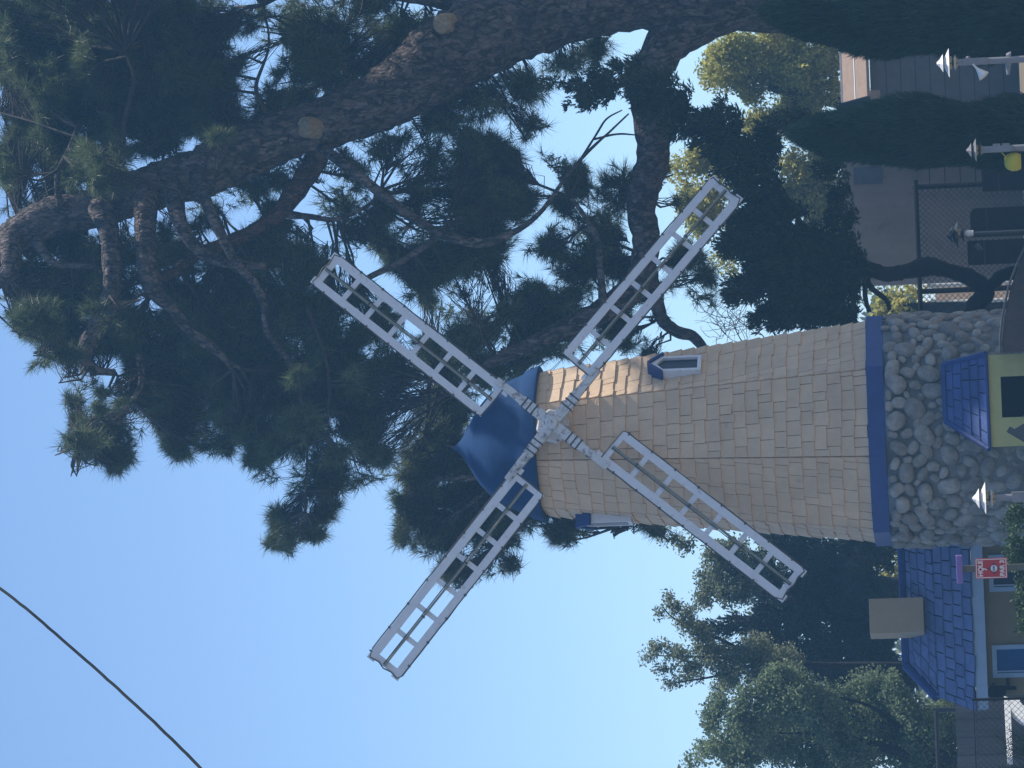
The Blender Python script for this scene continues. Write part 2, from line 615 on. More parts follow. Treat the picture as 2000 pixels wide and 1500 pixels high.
for j in range(len(rows) - 1):
    for k in range(SEG):
        a, b = j * SEG + k, j * SEG + (k + 1) % SEG
        cf.append((a, b, b + SEG, a + SEG))
cf.append(tuple((len(rows) - 1) * SEG + k for k in range(SEG)))
cap = link_mesh('cap', np.array(cv), cf, M['cap'], mill, smooth=True)

# dormer windows


def dormer(phi, u_eave, u_bot, u_peak, v_):
    n_, t_ = odir(phi), np.array([math.cos(R(phi)), math.sin(R(phi)), 0])
    zb, ze, zp = P(u_bot, v_, DT)[2], P(u_eave, v_, DT)[2], P(u_peak, v_, DT)[2]

    def apo(z_):
        f = (z_ - z_s0) / (z_s1 - z_s0)
        return (RB + (RT - RB) * f) * math.cos(R(22.5))
    front = apo(zb) + 0.105
    hw = 0.215
    fr = MB()
    c0 = AX + n_ * front
    outer = [(-hw, zb), (hw, zb), (hw, ze), (0, zp), (-hw, ze)]
    ib = 0.06
    inner = [(-hw + ib, zb + ib), (hw - ib, zb + ib), (hw - ib, ze - 0.02), (0, zp - 0.11), (-hw + ib, ze - 0.02)]
    o3 = [c0 + t_ * x + Z * z_ for x, z_ in outer]
    i3 = [c0 + t_ * x + Z * z_ for x, z_ in inner]
    ib3 = [p - n_ * 0.045 for p in i3]
    ob3 = [p - n_ * 0.6 for p in o3]
    vs = o3 + i3 + ib3 + ob3
    fs = []
    for k in range(5):
        j = (k + 1) % 5
        fs += [(k, j, j + 5, k + 5), (k + 5, j + 5, j + 10, k + 10), (j, k, k + 15, j + 15)]
    fr.add(vs, fs)
    o = fr.build('dormer_window', M['white'], mill)
    pn = MB()
    pn.add(ib3, [(0, 1, 2, 3, 4)])
    pn.build('pane', M['darkpane'], o)
    rf = MB()
    for sg in (-1, 1):
        e_, pk = c0 + t_ * sg * (hw + 0.035) + Z * (ze - 0.03), c0 + Z * (zp + 0.01)
        up_ = np.cross(n_, pk - e_)
        up_ = norm(up_) * (1 if up_[2] > 0 else -1)
        q = [e_ + n_ * 0.045, pk + n_ * 0.045, pk - n_ * 0.6, e_ - n_ * 0.6]
        rf.prism([x + up_ * 0.004 for x in q], up_ * 0.035)
    rf.build('dormer_roof', M['blue'], o)


dormer(56.5, 1297, 1374, 1273, 722)
dormer(-78.5, 1150, 1232, 1124, 1005)

# sails
PHI = 11.5
hn = odir(PHI)
he = np.array([math.cos(R(PHI)), math.sin(R(PHI)), 0])
zh = P(1078, 828, DT)[2]
apo_h = (RB + (RT - RB) * (zh - z_s0) / (z_s1 - z_s0)) * math.cos(R(22.5))
hubc = AX + Z * zh + hn * (apo_h + 0.34)
hubc = P(1078, 828, float(np.dot(hubc - EYE, F)))
hub = MB()
hub.lathe(hubc - hn * 0.30, [(0.28, 0), (0.28, 0.15), (0.25, 0.17)], 8, 0.2, axis=hn, e1=he)
hub.lathe(hubc - hn * 0.02, [(0.1, 0), (0.1, 0.14), (0.085, 0.155), (0.03, 0.157), (0.03, 0.175)], 20, 0, axis=hn, e1=he)
hubo = hub.build('hub', M['wornwhite'], mill)
sh_ = MB()
sh_.lathe(hubc - hn * 0.55, [(0.12, 0), (0.12, 0.26)], 16, 0, axis=hn, e1=he)
sh_.build('shaft', M['metal'], hubo)

S0 = 0.98
for k in range(4):
    th = R((40.25, 131.5, 219.75, 309.5)[k])
    d_ = math.sin(th) * he + math.cos(th) * Z        # along the sail
    o_ = -(math.cos(th) * he - math.sin(th) * Z)     # towards the trailing edge
    c = hubc + hn * 0.01
    L_ = (4.59, 4.75, 4.67, 4.73)[k]

    def q(r_, s_, n_=0.0):
        return c + d_ * r_ + o_ * s_ + hn * n_
    sp = MB()
    # spar: square beam tapering outward
    for (ra, rb, wa, wb_) in ((0.0, 0.62, 0.088, 0.080), (0.62, 1.15, 0.066, 0.056)):
        poly = [q(ra, -wa, -0.05), q(rb, -wb_, -0.05), q(rb, wb_, -0.05), q(ra, wa, -0.05)]
        sp.prism(poly, hn * 0.10)
    sail = sp.build('sail', M['wornwhite'], mill)
    for r_ in (0.36, 0.46, 0.56):
        st = MB()
        st.box(q(r_, 0), d_ * 0.011, o_ * 0.094, hn * 0.058)
        st.build('strap', M['metal'], sail)
    fm = MB()
    # rails as flat boards, then end boards and cross bars set slightly back
    fm.box(q((S0 - 0.12 + L_) / 2, 0.055), d_ * (L_ - S0 + 0.12) / 2, o_ * 0.065, hn * 0.020)
    fm.box(q((S0 + L_) / 2, 0.555), d_ * (L_ - S0) / 2, o_ * 0.062, hn * 0.020)
    fm.box(q(S0 + 0.045, 0.305, -0.004), d_ * 0.045, o_ * 0.19, hn * 0.017)
    fm.box(q(L_ - 0.10, 0.305, -0.004), d_ * 0.055, o_ * 0.19, hn * 0.017)
    for j in range(1, 7):
        r_ = S0 + 0.06 + (L_ - S0 - 0.18) * j / 7.0
        fm.box(q(r_, 0.305, -0.008), d_ * 0.042, o_ * 0.19, hn * 0.012)
    fm.build('sail_frame', M['white'], sail)
    pl = MB()
    pl.tube([q(S0 + 0.03, 0.305, 0.036), q((S0 + L_) / 2, 0.312, 0.036), q(L_ - 0.07, 0.305, 0.036)], 0.020, 8)
    pl.build('centre_pole', M['rope'], sail)
    cb = MB()
    jit = lambda: rng.uniform(-0.006, 0.006)
    path = [q(0.75, -0.075, 0.015), q(S0, -0.022 + jit(), 0.012)]
    path += [q(S0 + (L_ - 0.06 - S0) * t, -0.024 + jit(), 0.012 + jit()) for t in np.linspace(0.06, 0.97, 16)]
    path += [q(L_ - 0.03, 0.03, 0.02), q(L_ - 0.055, 0.2, 0.03), q(L_ - 0.02, 0.32, 0.035), q(L_ - 0.05, 0.45, 0.03), q(L_ - 0.03, 0.59, 0.02)]
    path += [q(L_ - (L_ - S0) * t, 0.628 + jit(), 0.012 + jit()) for t in np.linspace(0.03, 0.98, 16)]
    path += [q(S0 + 0.0, 0.6, 0.02), q(S0 - 0.012, 0.3, 0.02), q(S0 - 0.01, 0.05, 0.02)]
    cb.tube(path, 0.011, 6)
    # a second line, the pole's dark edge
    cb.tube([q(S0 + 0.03, 0.275, 0.03), q((S0 + L_) / 2, 0.280 + jit(), 0.03), q(L_ - 0.07, 0.278, 0.03)], 0.009, 5)
    for t in np.linspace(0.08, 0.97, 8):
        cb.box(q(S0 + (L_ - S0) * t, -0.018, 0.012), d_ * 0.013, o_ * 0.022, hn * 0.02)
        cb.box(q(S0 + (L_ - S0) * (t - 0.05), 0.622, 0.012), d_ * 0.013, o_ * 0.022, hn * 0.02)
    for t in (0.14, 0.43, 0.72):
        cb.box(q(S0 + (L_ - S0) * t, 0.305, 0.03), d_ * 0.016, o_ * 0.03, hn * 0.028)
    cb.build('light_cable', M['cable'], sail)

# ------------------------------------------------------------------ entry hut at the tower foot
DH = 55.0
HX, HY = np.array([1.0, 0, 0]), np.array([0, 1.0, 0])


def PL(u, v, d):
    return P(u, v, d)


def world_rect(u0, v0, u1, v1, d):
    """x/z extents of a frontal rectangle given by its photo corners (centre lines, so the roll drops out)"""
    c = P((u0 + u1) / 2, (v0 + v1) / 2, d)
    hw, hh = abs(v1 - v0) / 2 * d / FPX, abs(u1 - u0) / 2 * d / FPX
    return c, hw, hh


hut_c = P(1965, 782, DH)
hut = thing('entry_hut', 'small lime green entry hut with blue hipped roof against the cobblestone tower base',
            'hut', ground_under(hut_c))
hw = 90 * DH / FPX
ztop = P(1931, 782, DH)[2]
x0 = hut_c[0]
yF = hut_c[1]
dw = 40 * DH / FPX
dzt = P(1956, 782, DH)[2]
dc = P(1975, 775, DH)[0]
wl = MB()
t = 0.12
for xa, xb, za, zb in ((x0 - hw, dc - dw, 0, ztop), (dc + dw, x0 + hw, 0, ztop), (dc - dw, dc + dw, dzt, ztop)):
    wl.box(((xa + xb) / 2, yF + t / 2, (za + zb) / 2), HX * (xb - xa) / 2, HY * t / 2, Z * (zb - za) / 2)
for sg in (-1, 1):
    wl.box((x0 + sg * (hw - 0.06), yF + t + 0.7, ztop / 2), HX * 0.06, HY * 0.7, Z * ztop / 2)
wl.build('wall', M['lime'], hut)
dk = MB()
dk.box((dc, yF + 0.9, dzt / 2 - 0.02), HX * (dw + 0.1), HY * 0.02, Z * (dzt / 2 + 0.1))  # near-black panels stand in for the shade inside the doorway
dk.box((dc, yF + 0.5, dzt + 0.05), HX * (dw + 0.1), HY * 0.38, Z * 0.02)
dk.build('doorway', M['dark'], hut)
rz = P(1847, 782, DH)[2]
ov = 0.06
ew = 93 * DH / FPX
rw = 56 * DH / FPX
rx = P(1847, 768, DH)[0]
pr = 0.62
e0, e1_ = np.array([x0 - ew, yF - ov, ztop + 0.005]), np.array([x0 + ew, yF - ov, ztop + 0.005])
r0, r1 = np.array([rx - rw, yF + pr, rz]), np.array([rx + rw, yF + pr, rz])
g0, g1 = e0 + HY * 1.4, e1_ + HY * 1.4
core = MB()
core.add([e0, e1_, r1, r0, g0, g1, r0 + HY * 0.7, r1 + HY * 0.7],
         [(0, 1, 2, 3), (4, 0, 3, 6), (1, 5, 7, 2), (3, 2, 7, 6), (0, 4, 5, 1)])
rfo = core.build('roof', M['roofdark'], hut)
sg_ = MB()
nrf = norm(np.cross(e1_ - e0, r0 - e0))
shingled(sg_, e0, e1_, r0, r1, nrf, 5, 0.18, 0.34, 0.03, random.Random(5), gap=0.009)
sg_.build('roof_shingles', M['hutblue'], rfo)
hpm = MB()
for a, b in ((e0, r0), (e1_, r1), (r0, r1), (e0, e1_)):
    hpm.tube([a + nrf * 0.015, b + nrf * 0.015], 0.045 if a is not e0 or b is not e1_ else 0.03, 6)
hpm.build('hip_cap', M['blue'], rfo)

# ------------------------------------------------------------------ cottage on the left
DHs = 60.0
ce = P(1911, 1225, DHs)
house = thing('cottage', 'low tan cottage with blue shingle roof and pale fascia left of the windmill', 'house', ground_under(ce))
yH = P(1911, 1225, DHs)[1]
xl, xr = P(1912, 1386, DHs)[0], P(1897, 1020, DHs)[0]
zE = P(1899, 1225, DHs)[2]          # top of fascia
zF = P(1922, 1225, DHs)[2]          # bottom of fascia
zR = P(1768, 1225, DHs)[2]
wl = MB()
fy = yH + 0.25
wl.box(((xl + 0.2 + xr) / 2, fy + 1.5, zF / 2), HX * (xr - xl - 0.2) / 2, HY * 1.5, Z * (zF / 2 + 0.02))
wl.build('wall', M['tanwall'], house)
fa = MB()
fa.box(((xl + xr) / 2, yH, (zE + zF) / 2 - 0.02), HX * (xr - xl) / 2, HY * 0.045, Z * (zE - zF) / 2)
fa.box((xl + 0.05, yH + 1.6, (zE + zF) / 2), HX * 0.05, HY * 1.55, Z * (zE - zF) / 2)
fa.build('fascia', M['fascia'], house)
rise = zR - zE
dep = rise * 1.15
kx = P(1833, 1370, DHs)[0]
kz = P(1833, 1370, DHs + 0.5)[2]
hx = P(1776, 1302, DHs + 1)[0]
fE = np.array([xl - 0.02, yH - 0.07, zE - 0.015])
fE2 = np.array([xr, yH - 0.07, zE - 0.015])
fk = (kz - zE) / rise
K = np.array([kx, yH - 0.07 + dep * fk, kz])
Hh = np.array([hx, yH - 0.07 + dep, zR])
H2 = np.array([xr, yH - 0.07 + dep, zR])
Kb = K + HY * 2 * (dep * (1 - fk))
Eb = fE + HY * 2 * dep
rc = MB()
rc.add([fE, fE2, H2, Hh, K, Kb, Eb, Eb + HX * (xr - xl)],
       [(0, 1, 2, 3, 4), (4, 3, 5), (0, 4, 5, 6), (3, 2, 7, 6, 5), (0, 6, 7, 1)])
roof = rc.build('roof', M['roofdark'], house)
nrr = norm(np.cross(fE2 - fE, H2 - fE2))
sg_ = MB()
K2 = np.array([xr, K[1], K[2]])
n1 = 4
shingled(sg_, fE, fE2, K, K2, nrr, n1, 0.16, 0.34, 0.035, random.Random(8), skew=0.03, gap=0.011)
shingled(sg_, K, K2, Hh, H2, nrr, 4, 0.16, 0.34, 0.035, random.Random(9), skew=0.03, gap=0.011)
sg_.build('roof_shingles', M['roofblue'], roof)
hc = MB()
hc.tube([Hh + Z * 0.03, H2 + Z * 0.03], 0.075, 8)
hc.tube([K + nrr * 0.03, Hh + Z * 0.03], 0.085, 8)
hc.build('ridge_cap', M['blue'], roof)
# chimney, turned a little so that its right flank shows
ch = MB()
cc = P(1751, 1202, DHs + 0.75)
chw = 35 * DHs / FPX
ca, cb_ = R(13), R(13)
c1, c2 = np.array([math.cos(ca), math.sin(ca), 0]), np.array([-math.sin(ca), math.cos(ca), 0])
ch.box(cc + c2 * 0.31, c1 * chw, c2 * 0.31, Z * 0.46)
cho = ch.build('chimney', M['chimney'], roof)
md = cho.modifiers.new('bevel', 'BEVEL')
md.width = 0.012
md.segments = 2


def window(u0, v0, v1, zb, pane, parent, trim=0.075, name='window'):
    """trimmed window on the cottage front: top at u0, sides v0..v1, bottom at height zb"""
    a, b = P(u0 + 40, v1, DHs + 0.25)[0], P(u0 + 40, v0, DHs + 0.25)[0]
    zt = P(u0, (v0 + v1) / 2, DHs + 0.25)[2]
    y = fy - 0.03
    f_ = MB()
    f_.box(((a + b) / 2, y, zt - trim / 2), HX * (b - a) / 2, HY * 0.033, Z * trim / 2)
    f_.box(((a + b) / 2, y, zb + trim / 2), HX * (b - a) / 2, HY * 0.033, Z * trim / 2)
    for x_ in (a + trim / 2, b - trim / 2):
        f_.box((x_, y, (zt + zb) / 2), HX * trim / 2, HY * 0.031, Z * ((zt - zb) / 2 - trim))
    o = f_.build(name, M['fascia'], parent)
    p_ = MB()
    p_.box(((a + b) / 2, y + 0.012, (zt + zb) / 2), HX * ((b - a) / 2 - trim), HY * 0.012, Z * ((zt - zb) / 2 - trim))
    p_.build('pane', pane, o)
    b_ = MB()
    b_.box(((a + trim + 0.03), y - 0.012, (zt + zb) / 2), HX * 0.012, HY * 0.012, Z * ((zt - zb) / 2 - trim))
    b_.build('sash', M['fascia'], o)


window(1938, 1258, 1322, 0.35, M['pane'], house)
window(1931, 1082, 1154, 0.35, M['darkpane'], house)
window(1926, 1012, 1062, 0.35, M['darkpane'], house, 0.05)
# wall lantern by the corner
lm = MB()
lc = P(1955, 1352, DHs)
lm.box(lc + Z * 0.02, HX * 0.10, HY * 0.10, Z * 0.10)
lm.prism([lc + np.array([-0.15, -0.13, 0.10]), lc + np.array([0.15, -0.13, 0.10]), lc + np.array([0.15, 0.15, 0.10]), lc + np.array([-0.15, 0.15, 0.10])], Z * 0.03)
lm.lathe(lc + Z * 0.13, [(0.15, 0), (0.07, 0.07), (0.02, 0.10)], 8)
lm.box(lc + np.array([0.06, 0.05, -0.16]), HX * 0.03, HY * 0.03, Z * 0.10)
lm.box(lc + np.array([0.13, 0.10, -0.12]), HX * 0.08, HY * 0.12, Z * 0.025)
tag(lm.build('wall_lantern', M['pipe'], origin=lc), 'dark boxy wall lantern at the corner of the tan cottage', 'lantern')

# ------------------------------------------------------------------ hole sign
DS = 50.0
sc0 = P(1936, 1110, DS)
sign = thing('hole_sign', 'red golf hole sign with cream border and lettering on a grey post', 'sign', ground_under(sc0))
po = MB()
sx_ = norm(np.array([math.cos(R(1.0)), 0, math.sin(R(1.0))]))
pw = 6.3 * DS / FPX
ptop = P(1878, 1108, DS)[2]
po.box((sc0[0], sc0[1] + 0.06, ptop / 2), HX * pw, HY * 0.045, Z * ptop / 2)
po.build('post', M['postgrey'], sign)
bw, bh = 20 * DS / FPX, 31 * DS / FPX
bd = MB()
bd.box(sc0, HX * bw, HY * 0.012, Z * bh)
board = bd.build('board', M['red'], sign)
bo = MB()
yb = sc0[1] - 0.014
for sg in (-1, 1):
    bo.box((sc0[0] + sg * (bw - 0.016), yb, sc0[2]), HX * 0.006, HY * 0.002, Z * (bh - 0.022))
    bo.box((sc0[0], yb, sc0[2] + sg * (bh - 0.016)), HX * (bw - 0.010), HY * 0.002, Z * 0.006)
bo.build('border', M['cream'], board)


def text(body_, x, z, y, size, material, parent, name='lettering', bold=0.004):
    cu = bpy.data.curves.new('tmp', 'FONT')
    cu.body = body_
    cu.size = size
    cu.align_x = 'CENTER'
    cu.align_y = 'CENTER'
    cu.extrude = 0.002
    cu.offset = bold
    ob = bpy.data.objects.new('tmp', cu)
    COL.objects.link(ob)
    dg = bpy.context.evaluated_depsgraph_get()
    me = bpy.data.meshes.new_from_object(ob.evaluated_get(dg))
    bpy.data.objects.remove(ob)
    off = np.array(root_of(parent).location)
    for v in me.vertices:
        lx, ly, lz = v.co
        v.co = (x + lx - off[0], y - lz - off[1], z + ly - off[2])
    me.flip_normals()
    me.name = name
    me.materials.clear()
    me.materials.append(material)
    o = bpy.data.objects.new(name, me)
    COL.objects.link(o)
    o.parent = parent
    return o


pm = DS / FPX
text('HOLE', sc0[0], sc0[2] + 20.5 * pm, yb, 0.088, M['cream'], board)
text('7', sc0[0] - 0.01, sc0[2] + 12.0 * pm, yb, 0.080, M['cream'], board)
text('PAR 3', sc0[0], sc0[2] - 21.5 * pm, yb, 0.086, M['cream'], board)
em = MB()
ec = np.array([sc0[0], yb + 0.004, sc0[2] - 5.2 * pm])
dn = np.array([0, -1.0, 0])
em.lathe(ec, [(0.047, 0), (0.047, 0.005)], 24, 0, axis=dn)
emb = em.build('emblem', M['cream'], board)
e2 = MB()
for a in range(4):
    th = a * math.pi / 2
    dv = np.array([math.cos(th), 0, math.sin(th)])
    sv_ = np.array([-math.sin(th), 0, math.cos(th)])
    e2.prism([ec + dv * 0.05 - sv_ * 0.02, ec + dv * 0.088, ec + dv * 0.05 + sv_ * 0.02], dn * 0.003)
for a in range(24):
    th = a * math.pi / 12
    e2.box(ec + 0.050 * np.array([math.cos(th), 0, math.sin(th)]) + dn * 0.002,
           np.array([-math.sin(th), 0, math.cos(th)]) * 0.008, np.array([math.cos(th), 0, math.sin(th)]) * 0.004, dn * 0.002)
e2.build('emblem_ring', M['darkink'], emb)
e3 = MB()
for dx, hh in ((-0.028, 0.012), (-0.010, 0.016), (0.010, 0.015), (0.028, 0.011)):
    e3.box(ec + np.array([dx, 0, 0.001]) + dn * 0.007, HX * 0.006, HY * 0.002, Z * hh)
e3.build('emblem_mark', M['ink'], emb)
e4 = MB()
e4.prism([ec + np.array([-0.022, 0, 0.06]), ec + np.array([0.022, 0, 0.06]), ec + np.array([0, 0, 0.073])], dn * 0.003)
e4.build('emblem_crest', M['lampglass'], board)
pb = MB()
pc = P(1874, 1112, DS)
pb.box(pc + HY * 0.02, HX * 27.5 * pm, HY * 0.10, Z * 6.2 * pm)
pbo = pb.build('header_block', M['purple'], sign)
md = pbo.modifiers.new('bevel', 'BEVEL')
md.width = 0.008

# ------------------------------------------------------------------ lamp posts with pagoda lanterns


def lamp_post(u_top, u_bot, v, d, label, scale=1.0, bracket=None, extras=None, group='lamp posts around the course',
              metal=None, roofm=None):
    c = P(u_top, v, d)
    base = ground_under(P(1950, v, d))
    o = thing('lamp_post', label, 'lamp post', base, group)
    H_ = (u_bot - u_top) * d / FPX
    top = np.array([base[0], base[1], c[2]])
    k = H_
    ln = MB()                       # lantern body: dark cage
    ln.lathe(top - Z * k, [(0.10 * k, 0), (0.14 * k, 0.03 * k), (0.20 * k, 0.3 * k), (0.22 * k, 0.62 * k), (0.05 * k, 0.66 * k)], 6, 0.3)
    lo = ln.build('lantern', M['metal'], o)
    rf_ = MB()
    rf_.lathe(top - Z * 0.66 * k, [(0.84 * k, 0.0), (0.80 * k, 0.02 * k), (0.40 * k, 0.20 * k), (0.22 * k, 0.27 * k)], 6, 0.3)
    rf_.lathe(top - Z * 0.34 * k, [(0.52 * k, 0.0), (0.50 * k, 0.015 * k), (0.24 * k, 0.16 * k), (0.06 * k, 0.34 * k)], 6, 0.3)
    rf_.lathe(top - Z * 1.0 * k, [(0.40 * k, 0.0), (0.46 * k, 0.02 * k), (0.26 * k, 0.10 * k)], 6, 0.3)
    rf_.build('lantern_roof', roofm or M['lampwhite'], lo)
    for a in range(6):
        gl = MB()
        an = 0.3 + math.pi / 6 + a * math.pi / 3
        n_ = np.array([math.cos(an), math.sin(an), 0])
        t_ = np.array([-math.sin(an), math.cos(an), 0])
        gl.box(top - Z * 0.73 * k + n_ * 0.29 * k, t_ * 0.13 * k, n_ * 0.012, Z * 0.07 * k)
        gl.build('lantern_glass', M['lampglass'], lo)
        gl = MB()
        gl.box(top - Z * 1.05 * k + n_ * 0.22 * k, t_ * 0.10 * k, n_ * 0.012, Z * 0.05 * k)
        gl.build('lantern_glass', M['lampglass'], lo)
    pz = top[2] - k * 1.0
    pp = MB()
    pp.lathe(np.array([base[0], base[1], 0]), [(0.075, 0), (0.05, 0.1), (0.045, pz)], 12)
    pp.build('post', metal or M['lampgrey'], o)
    return o, top, k


def cone(mb, tip, mouth, r0, r1, sides=16):
    v = np.asarray(mouth) - np.asarray(tip)
    mb.lathe(tip, [(r0, 0), (r0 * 1.4, np.linalg.norm(v) * 0.35), (r1, np.linalg.norm(v))], sides, 0, axis=v)


DL = 50.0
o, top, k = lamp_post(1829, 1866, 118, DL, 'lamp post with grey bracket box and horn speaker in front of the grey hut')
bx = MB()
bc = P(1905, 117.5, DL)
bx.box(np.array([top[0], top[1] - 0.02, bc[2]]), HX * 0.046, HY * 0.07, Z * 0.17)
bx.lathe(np.array([top[0] + 0.05, top[1], P(1891, 110, DL)[2]]), [(0.02, -0.03), (0.035, 0), (0.02, 0.035)], 10)
bxo = bx.build('bracket_box', M['lampgrey'], o)
hs = MB()
cone(hs, P(1900, 126, DL) - HY * 0.05, P(1922, 150, DL) - HY * 0.1, 0.012, 0.085)
hs.build('horn_speaker', M['lampwhite'], o)
fl = MB()
cone(fl, P(1969, 146, DL), P(1969, 122, DL), 0.02, 0.05)
fl.lathe(P(1969, 108, DL) - Z * 0.02, [(0.05, -0.02), (0.045, 0.01), (0.02, 0.05)], 12)
fl.build('spotlight', M['lampgrey'], o)

o, top, k = lamp_post(1887, 1916, 291, DL, 'shaded lamp post with white bracket and a round yellow shade beside the cypress', roofm=M['lampdim'])
bx = MB()
bc = P(1955, 291, DL)
bx.box(np.array([top[0], top[1] - 0.06, bc[2]]), HX * 0.04, HY * 0.05, Z * 0.16)
bx.box(np.array([top[0] + 0.05, top[1] - 0.06, bc[2] + 0.06]), HX * 0.02, HY * 0.04, Z * 0.05)
bx.box(np.array([top[0] + 0.05, top[1] - 0.06, bc[2] - 0.07]), HX * 0.02, HY * 0.04, Z * 0.05)
bx.build('bracket', M['lampgrey'], o)
ys = MB()
yc = P(1980, 316, DL)
ys.lathe(yc, [(0.03, -0.10), (0.105, -0.10), (0.13, -0.04), (0.13, 0.03), (0.105, 0.09), (0.06, 0.125), (0.015, 0.13)], 20)
ys.tube([P(1956, 297, DL), P(1964, 306, DL)], 0.01, 6)
ys.build('yellow_shade', M['yellow'], o, smooth=True)

o, top, k = lamp_post(1848, 1882, 456, 60, 'dark lamp post with small white collar behind the timber pillars', metal=M['metal'], roofm=M['metal'])
bx = MB()
bx.lathe(P(1893, 456, 60) - Z * 0.07, [(0.05, 0), (0.06, 0.1), (0.03, 0.14)], 10)
bx.build('collar', M['lampwhite'], o)

o, top, k = lamp_post(1899, 1938, 972, 50.5, 'lamp post with tiered white pagoda lantern in front of the cobblestone base')
bx = MB()
bx.box(np.array([top[0], top[1], P(1995, 976, 50.5)[2]]), HX * 0.072, HY * 0.08, Z * 0.13)
bx.build('post_box', M['lampgrey'], o)

# ------------------------------------------------------------------ walls and huts on the right
# hut with the sunlit tan roof
DB = 74.0
bc = P(1760, 140, DB)
hut2 = thing('grey_hut', 'grey block hut with sunlit tan roof behind the cypresses', 'building', ground_under(bc))
zt = P(1699, 145, DB)[2]
xl2, xr2 = P(1700, 262, DB)[0], P(1700, -60, DB)[0]
wl = MB()
wl.box(((xl2 + xr2) / 2, bc[1] + 2, zt / 2), HX * (xr2 - xl2) / 2, HY * 2, Z * zt / 2)
wl.build('wall', M['block'], hut2)
cs = MB()
for i in range(12):
    z_ = 0.3 * i + 0.3
    if z_ < zt - 0.1:
        cs = MB()
        cs.box(((xl2 + xr2) / 2, bc[1] - 0.006, z_), HX * (xr2 - xl2) / 2, HY * 0.006, Z * 0.008)
        cs.build('block_joint', M['metal'], hut2)
rf_ = MB()
zr = P(1645, 145, DB)[2]
ridge = 1.3
xs = P(1700, 188, DB)[0]
rf_.prism([(xs, bc[1] - 0.25, zt + 0.01), (xr2, bc[1] - 0.25, zt + 0.01), (xr2, bc[1] + ridge, zr), (xs, bc[1] + ridge, zr)], Z * 0.06)
rfo2 = rf_.build('roof', M['rooftan'], hut2)
rd = MB()
rd.box(((xs + xr2) / 2, bc[1] + ridge, zr + 0.065), HX * (xr2 - xs) / 2, HY * 0.05, Z * 0.02)
sl = np.array([0, ridge + 0.25, zr - zt])
mid = np.array([(xs + xr2) / 2, bc[1] - 0.25, zt + 0.07]) + sl * 0.45
rd.box(mid, HX * (xr2 - xs) / 2, norm(sl) * 0.018, Z * 0.012)
rd.build('roof_batten', M['lampwhite'], rfo2)
bk = MB()
bk.box(P(1710, 188, DB) + np.array([0, -0.3, 0]), HX * 0.09, HY * 0.2, Z * 0.10)
bk.build('gutter_end', M['rooftan'], hut2)

# long grey stucco wall
DW = 76.0
wc = P(1800, 430, DW)
lw = thing('stucco_building', 'long windowless grey stucco building behind the chain link fence', 'building', ground_under(wc))
wl = MB()
xa, xb = P(1700, 548, DW)[0], P(1700, 215, DW)[0]
zw = P(1648, 430, DW)[2]
wl.box(((xa + xb) / 2, wc[1] + 2.5, zw / 2), HX * (xb - xa) / 2, HY * 2.5, Z * zw / 2)
wl.build('wall', M['greywall'], lw)
pn = MB()
pp_ = P(1695, 342, DW)
pn.box((pp_[0], wc[1] - 0.02, pp_[2]), HX * 0.18, HY * 0.02, Z * 0.30)
pn.build('vent_panel', M['coping'], lw)
cs = MB()
for i, u_ in enumerate((1815, 1845, 1875, 1905)):
    z_ = P(u_, 335, DW)[2]
    cs = MB()
    cs.box((P(u_, 335, DW)[0], wc[1] - 0.006, z_), HX * 0.28, HY * 0.006, Z * 0.010)
    cs.build('wall_joint', M['metal'], lw)


def chainlink(mb, o_, rv, uv_, w_, h_, pitch, r_):
    """diagonal wires in both senses over a w_ x h_ panel"""
    n = int((w_ + h_) / pitch) + 2
    for sgn in (1, -1):
        for i in range(-1, n):
            s0 = i * pitch
            # line x = s0 - z (or mirrored), clipped
            za, zb = max(0, s0 - w_), min(h_, s0)
            if zb - za < 0.01:
                continue
            xa_, xb_ = s0 - za, s0 - zb
            if sgn < 0:
                xa_, xb_ = w_ - xa_, w_ - xb_
            off = np.cross(rv, uv_) * (0.003 * sgn)
            mb.tube([o_ + rv * xa_ + uv_ * za + off, o_ + rv * xb_ + uv_ * zb + off], r_, 4, cap=False)


DF = 66.0
fc = P(1900, 480, DF)
fen = thing('chain_link_fence', 'dark chain link fence with pipe rail between the timber pillars and the stucco wall', 'fence', ground_under(fc))
fl_, fr_ = P(1800, 640, DF), P(1788, 362, DF)
xA, xB, zT = fl_[0], fr_[0], P(1793, 480, DF)[2]
yF_ = fc[1]
cl = MB()
chainlink(cl, np.array([xA, yF_, 0.02]), HX, Z, xB - xA, zT - 0.05, 0.105, 0.0048)
cl.build('wire_mesh', M['wire'], fen)
rl = MB()
rl.tube([(xA, yF_, zT), (xB + 0.1, yF_, zT)], 0.045, 8)
rl.build('rail', M['pipe'], fen)
for v_ in (362, 567, 640):
    p_ = P(1850, v_, DF)
    pp = MB()
    pp.lathe((p_[0], yF_ + 0.055, 0), [(0.05, 0), (0.05, zT + 0.03), (0.03, zT + 0.06)], 10)
    pp.build('post', M['pipe'], fen)
